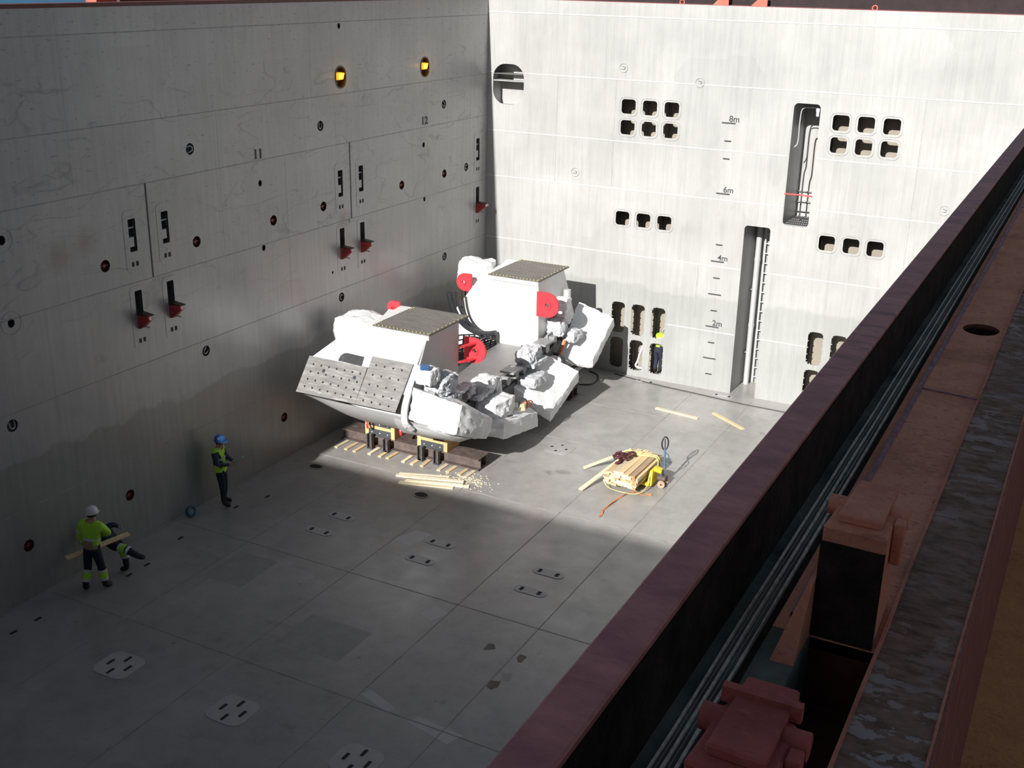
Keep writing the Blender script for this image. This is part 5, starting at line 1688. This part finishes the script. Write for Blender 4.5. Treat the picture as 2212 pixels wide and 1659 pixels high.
for dy in (-0.12, 0.12):
    bm = bmesh.new(); lathe(bm, (9.08, -7.27 + dy - 0.03, 0.095), (0, 1, 0), [(0.0, 0.0), (0.045, 0.0), (0.05, 0.012), (0.095, 0.008), (0.098, 0.03), (0.095, 0.055), (0.05, 0.05), (0.0, 0.055)], 18)
    w_ = obj('steer_wheel', bm, MAT['wheel'], pt, smooth=True)
    bm = bmesh.new(); cyl(bm, (9.08, -7.27 + dy - 0.035, 0.095), (9.08, -7.27 + dy + 0.03, 0.095), 0.025, 0.025, 10)
    obj('hub', bm, MAT['black'], w_, smooth=True)
bm = bmesh.new(); tube(bm, [(9.05, -7.22, 0.28), (9.06, -7.18, 0.45), (9.02, -7.12, 0.95)], 0.026, 10)
hd = obj('handle_shaft', bm, MAT['handle_blue'], pt, smooth=True)
bm = bmesh.new()
c = V(9.01, -7.10, 1.07)
tube(bm, [c + V(math.cos(a) * 0.065, math.cos(a) * 0.05, math.sin(a) * 0.17) for a in [2 * PI * k / 18 for k in range(18)]], 0.019, 8, closed=True)
obj('handle_loop', bm, MAT['black'], hd, smooth=True)
bm = bmesh.new(); tube(bm, [(9.02, -7.12, 0.93), (9.0, -7.09, 1.18)], 0.013, 8)
obj('control_lever', bm, MAT['black'], hd, smooth=True)
bm = bmesh.new(); tube(bm, spline([(9.07, -7.15, 0.85), (9.13, -7.1, 0.75), (9.12, -7.1, 0.6), (9.08, -7.14, 0.5)], 5), 0.012, 6)
obj('handle_cord', bm, MAT['hose_blue'], hd, smooth=True)

# chainsaw on the wrapped module
cs = thing('chainsaw', (4.95, -6.95, 1.0), 'orange chainsaw lying on the wrapped module', 'chainsaw')
bz = 1.06
bm = bmesh.new(); hexa(bm, [(4.90, -7.02, bz), (5.04, -6.90, bz), (5.0, -6.68, bz), (4.86, -6.78, bz), (4.92, -7.0, bz + 0.2), (5.02, -6.9, bz + 0.2), (4.99, -6.72, bz + 0.18), (4.89, -6.80, bz + 0.18)])
obj('engine_body', bm, MAT['saw_cream'], cs, bevel=0.02)
bm = bmesh.new(); box(bm, 4.90, 5.02, -6.78, -6.66, bz, bz + 0.2)
obj('rear_body', bm, MAT['orange_saw'], cs, bevel=0.02)
bm = bmesh.new(); tube(bm, spline([(4.88, -6.95, bz + 0.08), (4.88, -6.93, bz + 0.27), (4.96, -6.88, bz + 0.33), (5.05, -6.85, bz + 0.27), (5.06, -6.86, bz + 0.08)], 5), 0.018, 8)
obj('front_handle', bm, MAT['black'], cs, smooth=True)
bm = bmesh.new(); tube(bm, spline([(4.96, -6.68, bz + 0.17), (5.0, -6.55, bz + 0.18), (5.02, -6.45, bz + 0.1), (5.0, -6.52, bz + 0.03), (4.97, -6.66, bz + 0.03)], 5), 0.018, 8)
obj('rear_handle', bm, MAT['orange_saw'], cs, smooth=True)
bm = bmesh.new(); bar(bm, (4.94, -7.0, bz + 0.08), (4.66, -7.36, bz + 0.16), 0.012, 0.085)
obj('guide_bar', bm, MAT['saw_metal'], cs)
bm = bmesh.new(); bar(bm, (4.95, -7.75, 1.19), (5.0, -7.55, 1.16), 0.05, 0.03)
tag(obj('hand_tool', bm, MAT['black'], bevel=0.008), 'small black hand tool on the wrapped module near the chainsaw', 'tool')

# cables
bm = bmesh.new(); tube(bm, spline([(3.9, -1.8, 0.02), (4.33, -1.62, 0.02), (4.56, -1.45, 0.02), (4.56, -1.0, 0.02), (4.35, -0.55, 0.02), (4.0, -0.36, 0.02)], 6), 0.022, 6)
tag(obj('hose', bm, MAT['cable'], smooth=True), 'black hose curving over the floor behind the machine', 'hose')
bm = bmesh.new(); tube(bm, spline([(4.79, -0.16, 0.014), (5.99, -0.40, 0.014), (7.57, -0.56, 0.014), (9.06, -0.70, 0.014), (10.31, -0.72, 0.014), (13.0, -0.75, 0.014)], 6), 0.014, 6)
tag(obj('cable', bm, MAT['cable'], smooth=True), 'thin black cable along the foot of the sunlit bulkhead', 'cable')
t = thing('hose_coil', (0.22, -14.3, 0), 'teal coil of hose on the floor against the side wall', 'hose')
for i in range(4):
    bm = bmesh.new(); torus(bm, (0.24 + i * 0.012, -14.32, 0.14 + i * 0.01), (0.9, -0.35 + i * 0.06, 0.35), 0.115 - i * 0.006, 0.02, 20, 6)
    obj('coil_turn', bm, MAT['hose_blue'], t, smooth=True)

# ================================================================== PEOPLE
EDGES = [('pelvis', 'spine'), ('spine', 'chest'), ('chest', 'neck'), ('neck', 'jaw'), ('jaw', 'crown')] + \
    [e for s in 'lr' for e in (('chest', 'sh' + s), ('sh' + s, 'el' + s), ('el' + s, 'wr' + s), ('pelvis', 'hip' + s), ('hip' + s, 'kn' + s), ('kn' + s, 'an' + s), ('an' + s, 'to' + s))]
RAD = dict(pelvis=(0.17, 0.13), spine=(0.16, 0.12), chest=(0.178, 0.128), neck=(0.062, 0.062), jaw=(0.075, 0.085), crown=(0.082, 0.095),
           sh=(0.08, 0.08), el=(0.06, 0.06), wr=(0.036, 0.036), hip=(0.105, 0.105), kn=(0.08, 0.08), an=(0.062, 0.062), to=(0.052, 0.042))
REST = dict(pelvis=(0, 0, 0.95), spine=(0, 0, 1.13), chest=(0, -0.01, 1.35), neck=(0, 0, 1.50), jaw=(0, 0.02, 1.57), crown=(0, 0.01, 1.69),
            shl=(-0.19, -0.01, 1.42), ell=(-0.24, -0.03, 1.13), wrl=(-0.23, 0.08, 0.89), shr=(0.19, -0.01, 1.42), elr=(0.24, -0.03, 1.13), wrr=(0.23, 0.08, 0.89),
            hipl=(-0.09, 0, 0.90), knl=(-0.10, 0.03, 0.50), anl=(-0.10, 0, 0.10), tol=(-0.12, 0.17, 0.045), hipr=(0.09, 0, 0.90), knr=(0.10, 0.03, 0.50), anr=(0.10, 0, 0.10), tor=(0.12, 0.17, 0.045))

def seg_dist(p, a, b):
    d = b - a
    t = max(0, min(1, (p - a).dot(d) / max(1e-9, d.length_squared)))
    return (p - (a + d * t)).length, t

def skin_mesh(name, verts, edges, radii, root, sub=2):
    me = bpy.data.meshes.new(name)
    me.from_pydata([tuple(v) for v in verts], edges, [])
    o = bpy.data.objects.new(name, me)
    COL.objects.link(o)
    o.modifiers.new('Skin', 'SKIN').use_smooth_shade = True
    sd = me.skin_vertices[0].data
    for i, r in enumerate(radii):
        sd[i].radius = r
        sd[i].use_root = (i == root)
    s = o.modifiers.new('Sub', 'SUBSURF')
    s.levels = sub; s.render_levels = sub
    bpy.context.view_layer.update()
    out = bpy.data.meshes.new_from_object(o.evaluated_get(bpy.context.evaluated_depsgraph_get()))
    bpy.data.objects.remove(o)
    bpy.data.meshes.remove(me)
    out.name = name
    return out

def person(loc, heading, pose, label, top, trousers, helmet, vest=None, vest_parts=('chest', 'spine', 'sh'), bands=(), glove='skin', tail=False, scale=1.0):
    """heading: degrees the person faces, 0 = +y, positive towards -x"""
    root = thing('person', loc, label, 'person')
    Rm = Matrix.Rotation(math.radians(heading), 3, 'Z')
    J = {k: Vector(loc) + Rm @ (Vector(pose.get(k, v)) * scale) for k, v in REST.items()}
    names = list(J)
    idx = {n: i for i, n in enumerate(names)}
    key = lambda n: n if n in RAD else n[:2] if n[:2] in RAD else n[:3]
    me = skin_mesh('body', [J[n] for n in names], [(idx[a], idx[b]) for a, b in EDGES], [RAD[key(n)] for n in names], idx['pelvis'])
    mats = [MAT[top], MAT[trousers], MAT['skin'], MAT['boot']]
    for m_ in mats: me.materials.append(m_)
    segs = [(a, b, J[a], J[b]) for a, b in EDGES]
    near = []
    for p in me.polygons:
        c = p.center
        best = min(((seg_dist(c, A, B)[0], a, b, seg_dist(c, A, B)[1]) for a, b, A, B in segs), key=lambda q: q[0])
        near.append(best)
        _, a, b, t = best
        if a in ('neck', 'jaw') or (a == 'chest' and b == 'neck' and t > 0.75): p.material_index = 2
        elif a[:2] == 'an' or (a[:2] == 'kn' and t > 0.8): p.material_index = 3
        elif a[:3] == 'hip' or a[:2] == 'kn' or b[:3] == 'hip' or (a == 'pelvis' and b == 'spine' and t < 0.35): p.material_index = 1
        else: p.material_index = 0
        p.use_smooth = True
    body = bpy.data.objects.new('body', me)
    COL.objects.link(body); adopt(body, root)
    # head features
    up = (J['crown'] - J['jaw']).normalized()
    fw = Rm @ Vector(pose.get('face', (0, 1, 0))); fw = (fw - up * fw.dot(up)).normalized()
    rt = fw.cross(up).normalized()
    hc = (J['jaw'] + J['crown']) / 2
    bm = bmesh.new()
    b0 = hc + fw * 0.088 - up * 0.005
    vs = [bm.verts.new(b0 + q) for q in (up * 0.035, rt * 0.016 - up * 0.012, -rt * 0.016 - up * 0.012, fw * 0.026 - up * 0.008)]
    for f in ((0, 1, 3), (1, 2, 3), (2, 0, 3), (0, 2, 1)): bm.faces.new([vs[i] for i in f])
    obj('nose', bm, MAT['skin'], body, smooth=True)
    for s in (-1, 1):
        bm = bmesh.new(); ball(bm, hc + rt * s * 0.085 - up * 0.005, (0.014, 0.024, 0.032), 8)
        obj('ear', bm, MAT['skin'], body, smooth=True)
        bm = bmesh.new(); ball(bm, hc + rt * s * 0.032 + fw * 0.083 + up * 0.02, (0.011, 0.011, 0.009), 8)
        obj('eye', bm, MAT['black'], body, smooth=True)
    bm = bmesh.new(); bar(bm, hc + fw * 0.088 - up * 0.045 - rt * 0.022, hc + fw * 0.088 - up * 0.045 + rt * 0.022, 0.01, 0.008)
    obj('mouth', bm, MAT['cleat_red'], body)
    bm = bmesh.new(); lathe(bm, hc - fw * 0.012 - up * 0.03, up, [(0.094, 0.0), (0.098, 0.05), (0.092, 0.09), (0.06, 0.12), (0.0, 0.125)], 16)
    obj('hair', bm, MAT['hair'], body, smooth=True)
    if helmet:
        bm = bmesh.new()
        c = hc + up * 0.035
        lathe(bm, c, up, [(0.118, 0.0), (0.120, 0.03), (0.112, 0.075), (0.085, 0.115), (0.045, 0.137), (0.0, 0.142)], 20)
        for v in bm.verts:
            d = v.co - c
            v.co += fw * d.dot(fw) * 0.14
        h_ = obj('helmet', bm, MAT[helmet], root, smooth=True)
        bm = bmesh.new()
        N = 20
        A = [[], [], []]
        for k in range(N):
            a = 2 * PI * k / N
            d = fw * math.cos(a) * 1.13 + rt * math.sin(a)
            ext = 0.045 if math.cos(a) > 0.4 else 0.014
            A[0].append(bm.verts.new(c + d * 0.112 + up * 0.004))
            A[1].append(bm.verts.new(c + d * (0.12 + ext) - up * 0.006))
            A[2].append(bm.verts.new(c + d * 0.112 - up * 0.008))
        for k in range(N):
            j = (k + 1) % N
            for q in range(3):
                bm.faces.new((A[q][k], A[q][j], A[(q + 1) % 3][j], A[(q + 1) % 3][k]))
        obj('brim', bm, MAT[helmet], h_, smooth=True)
    # garments follow the body: pushed-out copies of its faces
    def shell(name, test, off, mat):
        bm = bmesh.new(); bm.from_mesh(me)
        bm.faces.ensure_lookup_table()
        kill = [f for f, n in zip(bm.faces, near) if not test(n, f.calc_center_median())]
        bmesh.ops.delete(bm, geom=kill, context='FACES')
        bm.normal_update()
        for v in bm.verts: v.co += v.normal * off
        for f in bm.faces: f.material_index = 0
        return obj(name, bm, mat, root, smooth=True, recalc=False)
    if vest:
        def tv(n, c):
            _, a, b, t = n
            if a == 'pelvis' and b == 'spine': return True
            if a == 'spine': return True
            if a == 'chest' and b == 'neck': return t < 0.6
            if a == 'chest' and b[:2] == 'sh': return True
            if 'arms' in vest_parts and a[:2] in ('sh', 'el'): return not (a[:2] == 'el' and t > 0.9)
            if b[:3] == 'hip' and 'hip' in vest_parts: return True
            return False
        shell('jacket' if 'arms' in vest_parts else 'vest', tv, 0.016, MAT[vest])
        ax = (J['chest'] - J['spine']).normalized()
        hs = (0.10, -0.06) if 'arms' not in vest_parts else (0.02,)
        for h in hs:
            c = J['spine'] + ax * h
            side = (J['shr'] - J['shl']); side = (side - ax * side.dot(ax)).normalized()
            fr = ax.cross(side)
            bm = bmesh.new()
            ring = []
            for k in range(20):
                a = 2 * PI * k / 20
                q = side * math.cos(a) * 0.183 + fr * math.sin(a) * 0.15
                ring.append((bm.verts.new(c + q - ax * 0.026), bm.verts.new(c + q + ax * 0.026)))
            for k in range(20):
                j = (k + 1) % 20
                bm.faces.new((ring[k][0], ring[j][0], ring[j][1], ring[k][1]))
            obj('reflective_band', bm, MAT['reflect'], root, smooth=True)
    for a, b, t, r, w, mname in bands:
        A, B = J[a], J[b]
        d = (B - A).normalized()
        c = A.lerp(B, t)
        bm = bmesh.new(); cyl(bm, c - d * w / 2, c + d * w / 2, r, r * 0.97, 14, cap=False)
        obj('reflective_band' if mname == 'reflect' else 'leg_panel', bm, MAT[mname], root, smooth=True)
    if tail:
        A = J['pelvis'] + (J['spine'] - J['pelvis']) * 0.35
        bm = bmesh.new()
        ax = (J['spine'] - J['pelvis']).normalized()
        side = (J['hipr'] - J['hipl']).normalized(); fr = ax.cross(side)
        ring = [[A + side * math.cos(2 * PI * k / 18) * 0.163 + fr * math.sin(2 * PI * k / 18) * 0.13 + ax * h for k in range(18)] for h in (-0.06, 0.10)]
        vv = [[bm.verts.new(p) for p in r] for r in ring]
        for k in range(18): bm.faces.new((vv[0][k], vv[0][(k + 1) % 18], vv[1][(k + 1) % 18], vv[1][k]))
        obj('shirt_tail', bm, MAT['belt'], root, smooth=True)
    # hands: palm and five bent fingers
    for s in 'lr':
        W_, E_ = J['wr' + s], J['el' + s]
        d = (W_ - E_).normalized()
        palmn = Rm @ Vector(pose.get('palm' + s, ((1 if s == 'l' else -1), 0, 0)))
        palmn = (palmn - d * palmn.dot(d)).normalized()
        sd = d.cross(palmn).normalized()
        if s == 'l': sd = -sd
        curl = pose.get('curl', 0.6)
        vs = [W_ - d * 0.03, W_ + d * 0.05, W_ + d * 0.085]
        es = [(0, 1), (1, 2)]
        rs = [(0.03, 0.026), (0.036, 0.02), (0.04, 0.016)]
        for k, (off, L) in enumerate(((-0.030, 0.068), (-0.010, 0.08), (0.011, 0.075), (0.031, 0.058))):
            b0 = W_ + d * 0.088 + sd * off
            c1, s1 = math.cos(curl * 0.5), math.sin(curl * 0.5)
            b1 = b0 + (d * c1 + palmn * s1) * L * 0.5
            c2, s2 = math.cos(curl * 1.5), math.sin(curl * 1.5)
            b2 = b1 + (d * c2 + palmn * s2) * L * 0.5
            n0 = len(vs)
            vs += [b0, b1, b2]; es += [(2, n0), (n0, n0 + 1), (n0 + 1, n0 + 2)]; rs += [(0.0095, 0.0095), (0.0088, 0.0088), (0.0075, 0.0075)]
        n0 = len(vs)
        t0 = W_ + d * 0.035 - sd * 0.038
        vs += [t0, t0 + (d * 0.7 - sd * 0.5 + palmn * 0.3) * 0.035, t0 + (d * 0.9 - sd * 0.35 + palmn * 0.5) * 0.065]
        es += [(1, n0), (n0, n0 + 1), (n0 + 1, n0 + 2)]; rs += [(0.012, 0.012), (0.011, 0.011), (0.009, 0.009)]
        hm = skin_mesh('hand', vs, es, rs, 1, 1)
        link('hand', hm, MAT[glove], body)
    return root, J

# clipboard man by the side wall
p_root, PJ = person((0.42, -13.42, 0), -72, dict(
    pelvis=(-0.02, 0.0, 0.93), spine=(-0.02, -0.03, 1.10), chest=(0, -0.04, 1.31), neck=(0, -0.02, 1.46), jaw=(0, 0.02, 1.53), crown=(0, 0.03, 1.65),
    shl=(-0.18, -0.04, 1.38), ell=(-0.22, 0.06, 1.12), wrl=(-0.08, 0.28, 1.10), shr=(0.18, -0.04, 1.38), elr=(0.24, 0.03, 1.10), wrr=(0.10, 0.27, 1.08),
    hipl=(-0.09, 0, 0.88), knl=(-0.10, 0.02, 0.48), anl=(-0.11, -0.02, 0.09), tol=(-0.13, 0.16, 0.04), hipr=(0.09, 0, 0.88), knr=(0.10, 0.06, 0.48), anr=(0.11, 0.06, 0.09), tor=(0.14, 0.24, 0.04),
    palml=(0.6, 0, 0.6), palmr=(-0.6, 0, 0.6), face=(0, 1, -0.2), curl=0.7), 'person in blue helmet and yellow vest holding a clipboard beside the side wall', 'navy_top', 'navy', 'helmet_blue', vest='hi_vis', vest_parts=('chest', 'hip'))
t = thing('clipboard', tuple((PJ['wrl'] + PJ['wrr']) / 2 + V(0.06, 0.03, 0.04)), 'green clipboard held by the person in the blue helmet', 'clipboard')
mid = (PJ['wrl'] + PJ['wrr']) / 2
fwd = V(0.95, 0.31, 0)
sdv = V(-0.31, 0.95, 0)
c = mid + fwd * 0.16 + V(0, 0, 0.07)
bm = bmesh.new(); obox(bm, c, fwd * 0.13 + V(0, 0, 0.10), sdv * 0.12, (fwd.cross(sdv)) * 0.004)
obj('board', bm, MAT['clip_green'], t)
bm = bmesh.new(); obox(bm, c + fwd * 0.115 + V(0, 0, 0.095), fwd * 0.015 + V(0, 0, 0.012), sdv * 0.04, V(-0.006, 0, 0.008))
obj('clip', bm, MAT['ring_grey'], t)

# two people carrying a plank
def leg_bands(s, r):
    return [('kn' + s, 'an' + s, 0.16, r, 0.07, 'reflect'), ('kn' + s, 'an' + s, 0.38, r * 0.99, 0.13, 'hi_vis'), ('kn' + s, 'an' + s, 0.60, r * 0.96, 0.06, 'reflect')]
p2, P2 = person((0.87, -17.74, 0), 12, dict(
    pelvis=(0, 0.02, 0.93), spine=(0, 0.05, 1.11), chest=(0, 0.09, 1.32), neck=(0, 0.13, 1.46), jaw=(-0.01, 0.17, 1.52), crown=(-0.02, 0.18, 1.64),
    shl=(-0.20, 0.09, 1.40), ell=(-0.29, 0.08, 1.12), wrl=(-0.22, 0.12, 0.90), shr=(0.20, 0.10, 1.39), elr=(0.27, 0.22, 1.20), wrr=(0.10, 0.36, 1.08),
    hipl=(-0.09, 0.02, 0.88), knl=(-0.14, 0.03, 0.48), anl=(-0.16, -0.10, 0.09), tol=(-0.20, 0.06, 0.04), hipr=(0.09, 0.02, 0.88), knr=(0.12, 0.10, 0.49), anr=(0.14, 0.12, 0.09), tor=(0.17, 0.29, 0.04),
    face=(-0.3, 1, -0.25), curl=1.1), 'person in white helmet and yellow jacket carrying a plank, seen from behind', 'hi_vis', 'navy', 'helmet_white', vest='hi_vis', vest_parts=('arms',), scale=1.03, bands=leg_bands('l', 0.092) + leg_bands('r', 0.092)
    + [('shl', 'ell', 0.6, 0.085, 0.05, 'reflect'), ('ell', 'wrl', 0.45, 0.07, 0.05, 'reflect')], tail=True)
p3, P3 = person((0.84, -16.98, 0), 97, dict(
    pelvis=(0, 0.16, 0.72), spine=(0, 0.28, 0.80), chest=(0, 0.42, 0.90), neck=(0, 0.53, 0.95), jaw=(0, 0.57, 0.95), crown=(0, 0.63, 0.99),
    shl=(-0.17, 0.42, 0.92), ell=(-0.24, 0.40, 0.74), wrl=(-0.22, 0.46, 0.62), shr=(0.17, 0.42, 0.96), elr=(0.24, 0.32, 1.02), wrr=(0.22, 0.16, 0.98),
    hipl=(-0.09, 0.12, 0.70), knl=(-0.10, -0.24, 0.68), anl=(-0.06, -0.54, 0.56), tol=(-0.04, -0.66, 0.56), hipr=(0.09, 0.12, 0.70), knr=(0.12, 0.0, 0.42), anr=(0.10, -0.03, 0.09), tor=(0.10, 0.14, 0.04),
    face=(0, 0.6, -0.8), curl=1.0), 'person in dark clothes bending behind the white helmeted one, one leg kicked out', 'navy_top', 'navy', 'helmet_blue', bands=[('hipl', 'knl', 0.62, 0.10, 0.06, 'reflect'), ('hipl', 'knl', 0.85, 0.098, 0.12, 'hi_vis'), ('knl', 'anl', 0.12, 0.094, 0.06, 'reflect')] + [('hipr', 'knr', 0.65, 0.10, 0.06, 'reflect'), ('hipr', 'knr', 0.88, 0.098, 0.12, 'hi_vis'), ('knr', 'anr', 0.12, 0.094, 0.06, 'reflect')], glove='glove', scale=0.97)
plank((0.62, -18.15, 0.86), (0.82, -16.70, 0.80), 0.11, 0.03, 'short plank carried by the person in the white helmet', mat='wood', roll=V(0.5, 0, 1))

# person climbing through the bulkhead opening
p4, P4 = person((6.06, 0.36, 0.12), -8, dict(
    pelvis=(0, -0.12, 0.88), spine=(0, 0.0, 1.02), chest=(0, 0.14, 1.18), neck=(0, 0.24, 1.27), jaw=(0, 0.29, 1.29), crown=(0, 0.38, 1.32),
    shl=(-0.17, 0.14, 1.22), ell=(-0.19, 0.22, 0.98), wrl=(-0.15, 0.26, 0.76), shr=(0.17, 0.14, 1.22), elr=(0.20, 0.20, 0.98), wrr=(0.16, 0.26, 0.78),
    hipl=(-0.08, -0.12, 0.83), knl=(-0.10, -0.02, 0.46), anl=(-0.12, -0.06, 0.08), tol=(-0.13, 0.10, 0.03), hipr=(0.08, -0.12, 0.83), knr=(0.08, 0.0, 0.46), anr=(0.05, -0.04, 0.08), tor=(0.08, 0.12, 0.03),
    face=(0, 0.8, -0.6), curl=1.0), 'person in yellow jacket stooping inside a bulkhead opening', 'hi_vis', 'navy', 'helmet_white', vest='hi_vis', vest_parts=('chest',), scale=0.95)
bm = bmesh.new(); tube(bm, spline([(5.60, 0.06, 1.02), (5.50, 0.12, 0.75), (5.40, 0.2, 0.45), (5.33, 0.22, 0.27), (5.45, 0.2, 0.22), (5.58, 0.18, 0.24)], 6), 0.03, 8)
tag(obj('bent_pipe', bm, MAT['wrap'], smooth=True), 'white bent pipe inside a lower bulkhead opening', 'pipe')
